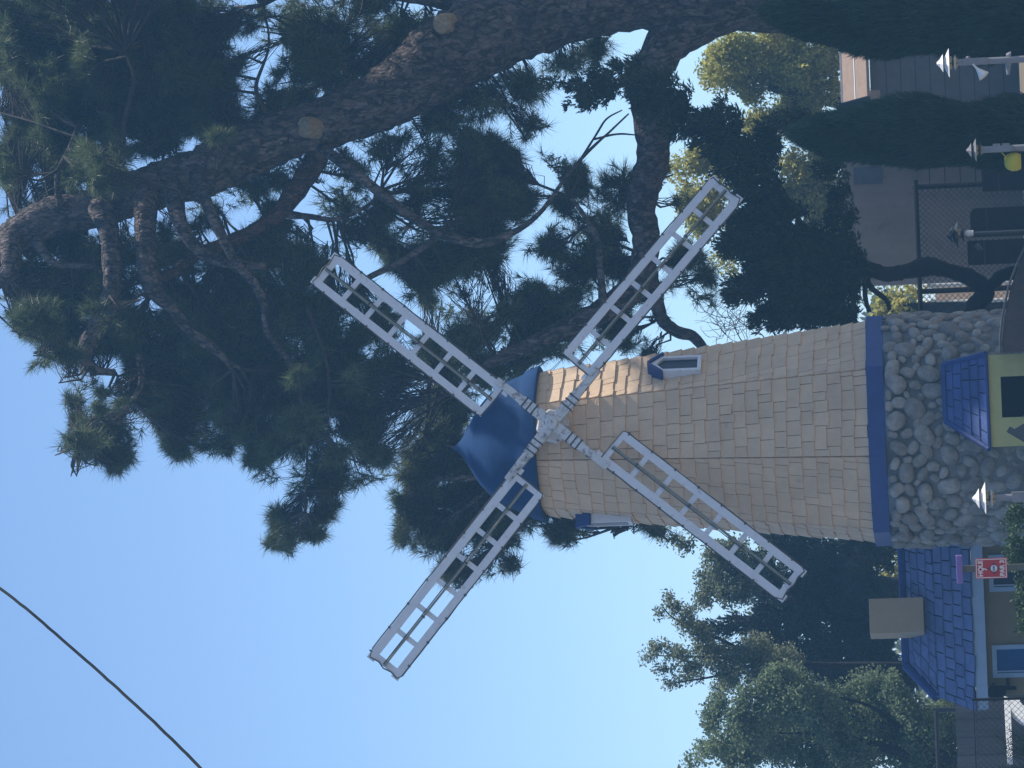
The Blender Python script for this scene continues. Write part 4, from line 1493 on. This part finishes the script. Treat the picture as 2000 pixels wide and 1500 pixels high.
BLOBS = [
    # loose filling between the clumps
    (60, 60, 110, 110, .7, 1.6), (200, 90, 130, 110, .8, 1.6), (360, 80, 110, 110, .8, 1.6), (440, 190, 90, 70, .7, 1.4), (120, 200, 130, 90, .8, 1.6), (290, 220, 110, 60, .6, 1.5), (660, 60, 110, 60, .5, 1.4), (650, 160, 80, 40, .5, 1.2), (480, 240, 80, 40, .6, 1.2),
    (300, 480, 130, 60, .5, 1.4), (200, 560, 90, 110, .5, 1.4), (90, 650, 90, 60, .7, 1.4), (480, 640, 110, 100, .6, 1.5), (340, 720, 130, 60, .6, 1.4), (500, 480, 90, 50, .5, 1.3), (170, 880, 60, 50, .6, 0.6), (380, 800, 100, 50, .5, 1.2),
    (120, 110, 170, 130, .5, 1.2), (350, 110, 150, 120, .5, 1.2), (90, 270, 150, 80, .5, 1.2), (690, 90, 170, 90, .18, 1.2), (250, 680, 190, 80, .4, 1.2), (100, 590, 120, 120, .45, 1.2), (400, 640, 150, 120, .5, 1.3),
    (620, 740, 160, 150, .6, 1.3), (880, 470, 130, 90, .25, 1.2), (1130, 480, 100, 130, .18, 1.2), (560, 500, 110, 70, .4, 1.2), (1060, 640, 120, 60, .4, 1.2), (350, 810, 160, 50, .5, 1.2), (460, 560, 120, 90, .45, 1.2),
    (60, 430, 80, 40, .3, 1.2),
    # top-left mass
    (50, 50, 90, 80, 1.4), (190, 50, 110, 80, 1.4), (330, 60, 110, 90, 1.4), (430, 40, 60, 60, 1.1), (50, 190, 90, 90, 1.3), (175, 150, 95, 75, 1.3),
    (310, 150, 90, 70, 1.4), (400, 190, 80, 65, 1.2), (470, 110, 45, 40, .7), (450, 245, 60, 38, .9), (525, 200, 45, 48, .7), (80, 300, 100, 60, 1.1),
    (170, 285, 60, 40, .8), (215, 330, 55, 30, .9, -1.4), (190, 310, 50, 35, .9, -1.5), (330, 250, 60, 32, .7), (10, 350, 60, 50, .9), (60, 370, 50, 30, .8),
    (470, 30, 30, 26, .5), (545, 160, 26, 22, .5), (380, 300, 60, 22, .5), (430, 280, 45, 26, .6), (130, 10, 90, 60, 1.1), (-20, 120, 60, 90, 1.1),
    (240, 235, 45, 25, .5), (200, 215, 60, 45, .9), (120, 230, 80, 60, 1.1),
    (0, 220, 50, 80, 1, .6), (10, 300, 50, 50, 1, .6), (15, 380, 40, 40, .8, .8), (485, 372, 60, 36, .5, 1.2), (560, 345, 50, 36, .45, 1.2), (420, 405, 50, 36, .5, 1.2), (250, 455, 30, 50, .45, 1.2), (620, 350, 40, 40, .4, 1.2), (560, 440, 60, 30, .5, 1.2), (170, 460, 40, 30, .5, 1.0), (330, 420, 30, 40, .4, 1.2),
    (520, 60, 30, 30, .25, 1.0), (560, 120, 30, 30, .3, 1.0),
    # sunlit clumps standing forward of the rest
    (205, 322, 60, 34, .9, -3.2), (170, 300, 36, 36, .8, -3.0), (35, 650, 46, 36, .9, -2.6), (75, 690, 34, 30, .8, -2.4), (120, 745, 40, 24, .8, -2.2), (600, 830, 40, 36, .9, -2.2), (655, 900, 36, 26, .8, -2.0), (590, 745, 36, 24, .6, -2.2),
    (150, 870, 50, 34, .5, -1.6), (180, 820, 30, 20, .6, -1.8), (240, 600, 34, 26, .5, -2.2), (455, 255, 36, 24, .6, -2.0), (250, 735, 30, 22, .6, -2.0), (30, 345, 36, 26, .7, -2.4), (870, 425, 20, 18, .6, -1.6), (700, 745, 26, 20, .5, -2.0),
    # above the trunk
    (620, 50, 70, 55, .9), (700, 30, 70, 50, .9), (785, 55, 55, 45, .7), (640, 140, 60, 50, .9), (705, 120, 55, 48, .9), (765, 105, 45, 36, .7), (585, 190, 48, 36, .8), (590, 110, 40, 36, .6), (830, 30, 40, 30, .6),
    (660, 190, 50, 28, .7), (545, 225, 40, 24, .6),
    # below the trunk, right of centre
    (690, 345, 55, 40, .5), (760, 310, 60, 45, .5), (810, 370, 65, 50, .5), (930, 200, 70, 52, .8), (880, 260, 66, 46, .7), (1000, 185, 55, 45, .6), (1035, 150, 36, 36, .4), (835, 290, 50, 40, .5),
    (950, 320, 75, 62, 1.7), (960, 400, 68, 65, 1.8), (900, 370, 60, 60, 1.4), (930, 450, 75, 30, 1.3), (880, 525, 100, 52, 1.5), (790, 545, 75, 46, 1.4), (955, 530, 50, 42, 1.1), (850, 560, 60, 36, 1.2),
    (725, 430, 55, 40, .7), (660, 400, 48, 36, .5), (680, 470, 55, 36, .6), (560, 400, 45, 36, .7), (610, 470, 55, 36, .6), (740, 490, 50, 40, .7), (640, 530, 45, 40, .7), (590, 540, 45, 40, .8), (700, 590, 40, 35, .8),
    (1090, 85, 45, 36, .5), (1165, 100, 45, 32, .6), (1120, 110, 40, 30, .5), (830, 430, 40, 34, .6), (1020, 260, 36, 40, .5),
    # around the second trunk
    (1080, 330, 36, 34, .8), (1140, 325, 56, 40, .8), (1195, 360, 48, 48, .8), (1100, 410, 45, 36, .6), (1175, 430, 52, 46, .8), (1060, 495, 45, 42, .8), (1130, 520, 58, 56, .9), (1195, 520, 45, 48, .8),
    (1010, 605, 52, 36, .7), (1050, 575, 45, 38, .8), (940, 640, 45, 36, .6), (985, 690, 56, 36, 1), (900, 680, 45, 36, .7), (850, 730, 50, 45, .8), (1100, 650, 58, 45, 1), (1175, 620, 50, 46, .9), (1230, 650, 46, 36, .8), (1100, 590, 55, 40, .9),
    (1330, 515, 52, 40, .9), (1375, 545, 36, 32, .8), (1310, 400, 16, 34, .5), (1275, 668, 38, 20, .8), (1300, 560, 40, 26, .7), (1310, 340, 14, 30, .4), (930, 740, 70, 40, 1.1), (1010, 740, 60, 30, 1),
    # hanging mass at the left
    (110, 500, 66, 46, .7), (80, 580, 76, 48, 1), (35, 645, 48, 42, 1), (145, 615, 55, 50, .8), (125, 700, 55, 46, 1), (180, 735, 66, 30, .9), (10, 570, 50, 60, 1), (60, 510, 50, 40, .8),
    (262, 640, 52, 50, .6), (262, 720, 55, 42, .8), (330, 560, 45, 36, .6), (350, 640, 66, 56, .9), (340, 725, 66, 46, 1), (420, 620, 66, 56, 1.1), (430, 700, 66, 56, .8), (420, 545, 56, 36, 1), (500, 560, 56, 46, .9), (445, 480, 52, 34, .6), (510, 480, 45, 36, .6), (385, 440, 45, 30, .5), (155, 540, 55, 40, .6),
    (255, 500, 26, 40, .4), (225, 770, 40, 26, .7), (90, 450, 40, 30, .5),
    (150, 850, 48, 34, .8), (195, 900, 46, 38, 1), (140, 820, 26, 34, .7), (225, 830, 46, 36, .8), (280, 795, 46, 36, .9), (370, 860, 46, 32, .9), (335, 810, 46, 42, .9), (440, 858, 36, 32, .9), (470, 800, 46, 46, 1), (400, 775, 46, 40, 1), (115, 880, 26, 28, .8), (150, 925, 34, 20, .9),
    # dense lower mass
    (560, 620, 76, 56, 1.2), (650, 615, 66, 56, 1.3), (560, 715, 86, 66, 1.5), (660, 695, 76, 66, 1.6), (730, 640, 46, 46, 1.2), (740, 715, 52, 56, 1.4), (600, 815, 76, 66, 1.2), (690, 805, 76, 56, 1.4), (740, 790, 42, 56, 1.3), (650, 885, 66, 44, 1.1), (718, 895, 46, 38, 1), (555, 860, 36, 36, .9), (500, 720, 60, 60, 1.1),
    (600, 960, 42, 45, .9), (655, 955, 42, 36, 1), (590, 1035, 42, 28, .9), (620, 1000, 40, 30, 1), (565, 1045, 28, 22, .9), (790, 775, 36, 30, .5), (520, 790, 50, 50, .9),
    # unseen crown added beyond the right frame edge to shade windmill, hut roof and trunk
    (-90, -90, 70, 50, .35, -2.5), (30, -90, 70, 60, .9, -2.6), (130, -90, 80, 60, 1.3, -2.6), (240, -85, 80, 60, 1.4, -2.6), (350, -85, 80, 60, 1.4, -2.6), (460, -90, 80, 60, 1.4, -2.6), (570, -100, 80, 60, 1.2, -2.6),
    (480, -85, 90, 50, 1.5, -4.2), (370, -115, 90, 50, 1.4, -3.9), (560, -95, 90, 60, 1.3, -4.7), (680, -95, 90, 60, 1.3, -4.7), (620, -180, 110, 60, 1.1, -4.2),
    (20, -190, 90, 60, .9, -2.0), (160, -190, 90, 60, 1.1, -2.0), (300, -190, 90, 60, 1.1, -2.0), (440, -190, 90, 60, 1.1, -2.0), (600, -190, 110, 70, 1.1, -2.2), (720, -110, 110, 60, 1.1, -2.6),
    (300, -70, 150, 70, .7, 0), (500, -90, 130, 60, .7, 0), (700, -80, 120, 60, .7, .3), (120, -70, 130, 60, .6, 0.3), (950, -110, 110, 50, .6, .5),
    (300, -90, 120, 50, .8, -3.2), (560, -90, 120, 50, .8, -3.2),
]
pine_crown(pine, BLOBS, DP, lines, M['needle'])

# ---- second pine, behind the cap
D2 = 67.0
p2 = thing('pine_tree', 'smaller bushy pine with sunlit tips peeping out behind the blue cap', 'tree', ground_under(P(2000, 960, D2)))
_, l2 = limb([(2080, 925, 46), (1500, 925, 40), (1100, 925, 26), (950, 930, 18), (850, 935, 8)], D2, M['bark'], 'trunk', p2, 12)
l2s = [l2]
for pts in ([(1150, 925, 14), (1080, 975, 10), (1020, 1030, 7), (975, 1060, 4)], [(980, 928, 10), (930, 975, 8), (880, 1010, 5)], [(1000, 926, 10), (900, 880, 7), (830, 850, 4)], [(1320, 925, 14), (1250, 985, 9), (1200, 1030, 6)]):
    _, l_ = limb(pts, D2, M['bark'], 'branch', p2, 8)
    l2s.append(l_)
pine_crown(p2, [(820, 870, 36, 50, 1), (845, 620, 40, 40, .6), (870, 700, 60, 60, .8), (850, 780, 60, 50, .9), (920, 640, 60, 50, .8), (800, 990, 30, 36, .9), (940, 1085, 40, 26, 1), (975, 1095, 30, 20, .9), (1120, 1055, 40, 18, .8), (830, 835, 42, 34, .9), (880, 830, 46, 40, 1.1), (870, 900, 58, 55, 1.2), (835, 955, 48, 50, 1.1), (905, 970, 75, 55, 1.3), (870, 1015, 46, 36, 1), (930, 1040, 50, 40, 1.2), (965, 1065, 36, 32, 1), (1000, 1020, 56, 46, 1.2), (990, 960, 60, 50, 1.2),
                (1090, 1020, 36, 26, 1), (1150, 1035, 46, 28, 1), (1225, 1035, 46, 30, 1), (1290, 1045, 38, 24, .8), (1200, 1050, 40, 20, .8), (1060, 980, 40, 40, 1), (870, 880, 70, 60, .8), (840, 1000, 46, 46, .9), (890, 1060, 50, 34, .9), (940, 1000, 70, 60, .9), (1080, 1045, 40, 24, .9), (1180, 1020, 60, 36, .9), (1260, 1030, 50, 26, .9), (810, 930, 30, 40, .8), (1130, 1010, 60, 30, .9)],
           D2, l2s, M['needle2'], 28, 36, 0.0065, 60, 0.4)


# ---- scale-leaved evergreens and broadleaf trees
def clump_tree(name, label, d0, blobs, material, leaf, dens, trunk, limbs=(), bark='darkbark', sub=0.30, aspect=0.6, group=None, up=0.3, tris=None, cat='tree', fill=3.0):
    """crown of leaves gathered in small clumps that fill the blobs' volumes"""
    t = thing(name, label, cat, ground_under(P(2000, trunk[0][1], d0)), group)
    limb(trunk, d0, M[bark], 'trunk', t, 10)
    for l_ in limbs:
        limb(l_, d0, M[bark], 'branch', t, 8)
    V = []
    for b in blobs:
        u, v, ru, rv = b[:4]
        dn_ = b[4] if len(b) > 4 else 1.0
        dd = b[5] if len(b) > 5 else rng.uniform(-0.6, 0.6)
        d = d0 + dd
        s_ = d / FPX
        area = math.pi * ru * rv * s_ * s_
        nc = max(3, int(area / (sub * sub) * fill))
        c, cp_, out = sample_blob(u, v, ru * 0.88, rv * 0.88, d, nc, 0.42)
        cp_ = warp(cp_, 0.45 if sub > 0.2 else 0.2)
        per = max(6, int(1.5 * dens * dn_ * sub * sub / (leaf * leaf)))
        rad = sub * rng.uniform(0.55, 1.2, nc)
        q_ = np.repeat(cp_, per, 0)
        dq = runit(nc * per)
        rr_ = np.repeat(rad, per) * rng.random(nc * per) ** 0.4
        q_ = q_ + dq * rr_[:, None] * np.array([1, 1, 0.75])
        if tris == 'spray':
            oo = np.repeat(out, per, 0)
            V.append(needles(q_, vn(oo * 0.7 + Z * up + dq * 0.5), 3, leaf, 0.35, leaf * 0.17))
        else:
            V.append(leaves(q_, leaf, up, aspect, dq))
    V = np.vstack(V)
    print('TRIS', len(V))
    link_mesh('crown', V, tri_faces(len(V)) if tris else quad_faces(len(V)), material, t)
    return t


# twisted juniper right of the windmill
DJ = 62.0
clump_tree('juniper_tree', 'dark juniper with jagged sprays and a twisted bare trunk right of the windmill', DJ,
           [(1400, 262, 60, 66, 1), (1330, 225, 46, 56, 1), (1280, 180, 55, 60, 1), (1240, 140, 30, 40, .9), (1440, 320, 52, 50), (1480, 380, 60, 60), (1500, 450, 75, 60, 1.2), (1600, 500, 80, 66, 1.3), (1560, 540, 90, 66, 1.3), (1500, 520, 60, 60, 1.1),
            (1470, 575, 62, 20, .9), (1445, 552, 34, 12, .8), (1430, 575, 30, 9, .8), (1490, 545, 50, 22, .9), (1530, 610, 66, 30, 1.2), (1620, 570, 70, 60, 1.3), (1660, 530, 40, 60, 1.1), (1650, 610, 44, 30, 1), (1590, 620, 60, 26, 1.1), (1450, 470, 46, 40, 1), (1420, 480, 26, 18, .8),
            (1460, 430, 36, 18, .9), (1560, 250, 50, 30, .9), (1500, 300, 36, 30, .9), (1555, 410, 30, 12, .8), (1545, 470, 60, 30, 1.1), (1650, 480, 30, 40, .9), (1636, 395, 18, 60, .9), (1625, 330, 30, 30, .8), (1660, 440, 16, 40, .7), (1505, 275, 34, 34, .9), (1418, 262, 30, 26, .8),
            (1190, 165, 34, 24, .9), (1155, 170, 28, 26, .9), (1115, 165, 30, 16, .9), (1075, 155, 26, 9, .9), (1175, 140, 30, 16, .8), (1205, 125, 14, 22, .8), (1140, 195, 40, 12, .8)],
           M['juniper'], 0.10, 5.5, [(2040, 640, 34), (1905, 612, 34), (1925, 572, 36), (1900, 545, 34), (1850, 528, 30), (1812, 520, 40), (1770, 530, 30), (1730, 535, 30), (1680, 520, 30), (1620, 505, 20), (1540, 480, 10), (1480, 400, 6)],
           limbs=[[(1935, 560, 24), (1955, 540, 26), (1990, 530, 30)], [(1690, 530, 14), (1700, 560, 12), (1730, 585, 10), (1738, 606, 8)], [(1600, 500, 12), (1500, 330, 10), (1400, 240, 8), (1280, 180, 6)],
                  [(1300, 180, 6), (1200, 163, 5), (1120, 165, 4), (1050, 152, 3)], [(1690, 540, 12), (1690, 580, 10), (1698, 610, 8)]],
           sub=0.17, tris='spray', up=0.9)

# italian cypresses


def cypress(label, u_tip, v_tip, v_mid, rw, d, u_bot=2080):
    t = thing('cypress_tree', label, 'tree', ground_under(P(2000, v_mid, d)), 'columnar cypresses at the right')
    limb([(u_bot, v_mid, 16), (1850, v_mid, 14), (u_tip + 60, v_tip, 5)], d, M['darkbark'], 'trunk', t, 8)
    n = 15000
    f = rng.random(n) ** 0.8
    uu = u_tip + (u_bot - u_tip) * f
    vv = v_tip + (v_mid - v_tip) * np.minimum(1, f * 2.0)
    prof = np.minimum(1, (f * 3.4) ** 0.65) * rw * (1 + 0.10 * np.sin(uu / 31.0 + v_mid))
    th = rng.uniform(0, 2 * math.pi, n)
    rr_ = prof * (0.55 + 0.45 * rng.random(n) ** 0.5) * (1 + 0.08 * np.sin(3 * th + uu / 45))
    s_ = d / FPX
    base = EYE + d * (F + ((uu - 1000) / FPX)[:, None] * CX + ((750 - vv) / FPX)[:, None] * CY)
    rad = np.cos(th)[:, None] * R0 + np.sin(th)[:, None] * np.array([0, 1.0, 0])
    pts = base + rad * (rr_ * s_)[:, None]
    V = needles(pts, vn(Z + rad * 0.28 + runit(n) * 0.22), 6, 0.17, 0.16, 0.0085)
    link_mesh('crown', V, tri_faces(len(V)), M['cypress'], t)


cypress('tall dense cypress column along the right edge, with its tip below the pine trunk', 1490, 25, 40, 72, 53)
cypress('shorter cypress column between the two lamp posts', 1545, 262, 258, 66, 55)

# broadleaf trees
clump_tree('broadleaf_tree', 'sunlit yellow green tree glowing behind the dark juniper', 82,
           [(1430, 110, 60, 50), (1500, 90, 60, 45), (1560, 120, 60, 60), (1480, 160, 70, 50), (1560, 190, 60, 46), (1400, 150, 40, 40, .8), (1620, 130, 30, 60, .8), (1530, 230, 50, 50), (1370, 300, 36, 36, .7), (1350, 380, 30, 40, .7), (1390, 400, 36, 46, .8), (1360, 440, 26, 26, .6), (1440, 440, 30, 30, .6), (1330, 320, 26, 20, .6),
            (1570, 360, 55, 40, 1.6), (1600, 400, 46, 40, 1.6), (1540, 370, 36, 36, 1.4), (1380, 300, 40, 40, 1), (1370, 420, 40, 50, 1), (1545, 310, 40, 30), (1620, 440, 26, 26, .7), (1410, 500, 30, 16, .45), (1440, 520, 20, 10, .4), (1480, 240, 46, 40), (1420, 350, 40, 40, .8), (1500, 480, 60, 60, .6), (1560, 580, 70, 60, .5)],
           M['yleaf'], 0.10, 5.0, [(2060, 200, 50), (1800, 200, 44), (1650, 200, 30), (1500, 170, 14)], [[(1700, 200, 20), (1600, 330, 14), (1480, 420, 8)]], sub=0.36, fill=4.5)
clump_tree('broadleaf_tree', 'pale green shrub glimpsed between the twisted juniper trunk and blue band', 84,
           [(1740, 575, 46, 30), (1770, 600, 36, 40), (1720, 610, 30, 36), (1790, 560, 30, 20), (1745, 640, 40, 36)],
           M['yleaf'], 0.15, 2.6, [(2060, 600, 30), (1800, 600, 20), (1740, 595, 8)], sub=0.35)
clump_tree('dark_evergreen', 'very dark evergreen with a pointed top behind the cottage chimney', 79,
           [(1390, 1208, 34, 9, 1), (1440, 1212, 46, 18, 1.1), (1500, 1215, 60, 36, 1.2), (1560, 1200, 60, 60, 1.3), (1600, 1130, 80, 60, 1.3), (1560, 1080, 60, 44, 1.2), (1640, 1210, 80, 70, 1.3), (1680, 1140, 66, 60, 1.3), (1700, 1230, 60, 70, 1.3), (1620, 1280, 66, 50, 1.2), (1700, 1300, 66, 40, 1.2),
            (1740, 1090, 40, 40, .8), (1660, 1070, 60, 36, 1.1), (1545, 1280, 60, 30, 1.1), (1500, 1060, 36, 26, 1), (1480, 1130, 40, 30, .8), (1740, 1180, 40, 60, 1), (1560, 1310, 60, 36, 1), (1640, 1340, 60, 36, 1.1), (1710, 1350, 50, 40, 1.1), (1480, 1255, 44, 24, .9), (1520, 1290, 50, 30, 1), (1760, 1320, 40, 40, 1)],
           M['dleaf'], 0.11, 5.0, [(2060, 1200, 40), (1750, 1200, 34), (1550, 1205, 16), (1400, 1208, 4)], sub=0.24, tris='spray', up=0.8)
clump_tree('broadleaf_tree', 'grey green leafy tree behind the lowest sail', 80,
           [(1430, 1120, 42, 36), (1450, 1165, 50, 28), (1405, 1090, 26, 20, .8), (1480, 1140, 40, 40), (1440, 1080, 40, 26), (1400, 1150, 22, 26, .8), (1345, 1065, 26, 14, .7), (1310, 1050, 20, 10, .5), (1500, 1100, 36, 50), (1400, 1120, 26, 20), (1390, 1180, 18, 14, .6), (1500, 1180, 46, 24)],
           M['gleaf'], 0.085, 3.4, [(2060, 1140, 40), (1700, 1140, 30), (1520, 1125, 6)], sub=0.26, fill=5.0)
clump_tree('feathery_tree', 'feathery open tree with upright plumes left of the dark evergreen', 74,
           [(1298, 1175, 14, 11, .8), (1312, 1196, 22, 12, .8), (1345, 1200, 20, 14, .8), (1285, 1203, 14, 10, .7), (1335, 1225, 30, 14, .8), (1360, 1240, 40, 22, .9), (1290, 1272, 36, 12, .8), (1270, 1285, 20, 10, .7), (1325, 1282, 36, 15, .8), (1390, 1270, 46, 30, .9), (1300, 1308, 30, 9, .7), (1350, 1310, 44, 14, .8), (1310, 1335, 30, 8, .7), (1350, 1328, 36, 10, .7),
            (1420, 1300, 50, 36, .9), (1470, 1290, 50, 44, 1), (1430, 1330, 36, 24, .8), (1410, 1345, 26, 14, .6), (1500, 1320, 50, 36, 1), (1530, 1290, 46, 30, .8)],
           M['gleaf'], 0.085, 2.4, [(2060, 1300, 20), (1700, 1300, 14), (1520, 1295, 9), (1400, 1285, 6), (1270, 1280, 2)],
           [[(1500, 1295, 8), (1400, 1245, 6), (1320, 1210, 4), (1290, 1180, 2)], [(1480, 1295, 8), (1400, 1320, 5), (1300, 1336, 2)]], sub=0.17, up=0.8, aspect=0.45, fill=8.0)
clump_tree('broadleaf_tree', 'big soft green tree at the left edge above the board fence', 71,
           [(1375, 1478, 45, 22, .8), (1345, 1492, 26, 12, .7), (1395, 1430, 24, 30, .8), (1372, 1408, 12, 10, .8), (1420, 1390, 30, 22, .7), (1450, 1440, 60, 46), (1480, 1385, 50, 40), (1520, 1340, 46, 34), (1560, 1330, 50, 30), (1540, 1400, 70, 46), (1600, 1360, 56, 40), (1620, 1420, 70, 50), (1540, 1470, 80, 46), (1660, 1340, 30, 20, .8),
            (1740, 1330, 36, 36), (1770, 1360, 40, 36), (1710, 1350, 36, 26), (1800, 1395, 30, 26), (1680, 1460, 70, 40), (1750, 1450, 60, 36), (1830, 1440, 36, 50, .8), (1860, 1470, 26, 40, .7), (1720, 1400, 50, 30, .7), (1780, 1430, 40, 30, .8), (1440, 1490, 60, 30), (1620, 1500, 90, 30), (1790, 1500, 70, 30), (1830, 1390, 24, 16, .6), (1640, 1420, 90, 80, .8, 1.5), (1866, 1430, 26, 60, .9, .5), (1850, 1385, 24, 30, .8, .5), (1862, 1490, 26, 40, .9, .5), (1540, 1400, 80, 60, .8, 1.5), (1740, 1420, 70, 70, .8, 1.5), (1840, 1400, 40, 60, .8, 1.5), (1480, 1430, 60, 50, .8, 1.2), (1680, 1370, 60, 50, .8, 1.4)],
           M['lleaf'], 0.078, 3.6, [(2060, 1480, 34), (1800, 1475, 24), (1650, 1440, 10), (1500, 1430, 3)], [[(1800, 1470, 12), (1700, 1380, 7), (1560, 1350, 3)]], sub=0.26, fill=5.5)
clump_tree('broadleaf_tree', 'yellowish leafy shrub between the blue band and the chimney', 83,
           [(1725, 1095, 30, 30), (1745, 1120, 34, 30), (1700, 1090, 22, 20, .8), (1755, 1145, 30, 20), (1700, 1130, 20, 14, .6)],
           M['yleaf'], 0.14, 2.6, [(2060, 1120, 30), (1800, 1115, 20), (1735, 1110, 8)], sub=0.3)
# low bushes in front
clump_tree('bush', 'green leafy bush below the red hole sign', 51.6,
           [(1985, 1060, 30, 40), (1990, 1010, 26, 30), (1965, 1020, 14, 20, .7), (1995, 1110, 22, 26), (2010, 1150, 30, 40), (1980, 1090, 14, 20, .6), (1960, 1065, 12, 16, .5)],
           M['bleaf'], 0.055, 3.2, [(2100, 1060, 10), (2010, 1060, 6)], sub=0.13, cat='bush')
clump_tree('bush', 'small dark green shrub under the cottage windows', 48.5,
           [(1996, 1200, 14, 22), (2000, 1175, 12, 20), (2012, 1215, 18, 20)],
           M['bleaf'], 0.055, 3.0, [(2100, 1200, 10), (2010, 1200, 6)], sub=0.12, cat='bush')
# spiky palm fronds at the bottom left corner
fp = thing('palm_plant', 'spiky dark palm fronds poking up in front of the white arch', 'plant', ground_under(P(2000, 1490, 46)))
b = MB()
for (u1, v1) in ((1948, 1440), (1962, 1460), (1970, 1475), (1955, 1500), (1975, 1440), (1985, 1462), (1960, 1520), (1980, 1500), (1990, 1440), (1972, 1425)):
    a_, c_ = P(2075, 1500, 46), P(u1, v1, 46 + random.uniform(-0.4, 0.4))
    dv = norm(c_ - a_)
    for s_ in np.linspace(0.35, 1, 16):
        pz = a_ + (c_ - a_) * s_
        for sg in (-1, 1):
            sd = norm(np.cross(dv, F) * sg + dv * 0.9 + Z * -0.1)
            tipp = pz + sd * 0.16 * (1.15 - s_ * 0.6)
            wv = norm(np.cross(sd, F)) * 0.006
            b.add([pz - wv, pz + wv, tipp], [(0, 1, 2)])
    b.tube([a_, (a_ + c_) / 2 + Z * 0.03, c_], [0.012, 0.008, 0.003], 5)
b.build('fronds', M['dleaf'], fp)

# bare twigs between the second trunk and the juniper
tw = thing('bare_shrub', 'thin leafless twigs against the pale sky beside the shingled tower', 'shrub', ground_under(P(2000, 640, 69)))
_, ltr = limb([(2060, 640, 12), (1650, 650, 10), (1480, 668, 6)], 69, M['twig'], 'trunk', tw, 8)
b = MB()


def grow(p, dv, r_, n, lvl):
    pts = [p]
    for _ in range(n):
        dv = norm(dv + rng.normal(0, 0.28, 3))
        p = p + dv * 0.085
        pts.append(p)
        if lvl > 0 and rng.random() < 0.42:
            grow(p, norm(dv + rng.normal(0, 0.75, 3)), r_ * 0.7, max(3, int(n * 0.7)), lvl - 1)
    b.tube(pts, np.linspace(r_, r_ * 0.4, len(pts)), 4, cap=False)


for (u, v, du, dv_) in ((1500, 665, -1, -0.3), (1490, 668, -1, 0.1), (1520, 662, -0.6, -0.8), (1450, 668, -1, -0.5), (1520, 660, -1, -0.6)):
    grow(P(u, v, 69), norm(CX * du - CY * dv_), 0.013, 13, 2)
b.build('twigs', M['twig'], tw)

# far tree line that closes the horizon
pts = []
for i in range(260):
    x = rng.uniform(-60, 60)
    pts.append((x, rng.uniform(118, 128), rng.uniform(0.2, 4.2)))
pts = np.array(pts)
q_ = np.repeat(pts, 130, 0) + runit(260 * 130) * rng.uniform(0, 1.6, 260 * 130)[:, None]
V = leaves(q_, 0.4, 0.3)
o = link_mesh('distant_trees', V, quad_faces(len(V)), M['gleaf'], kind='stuff')
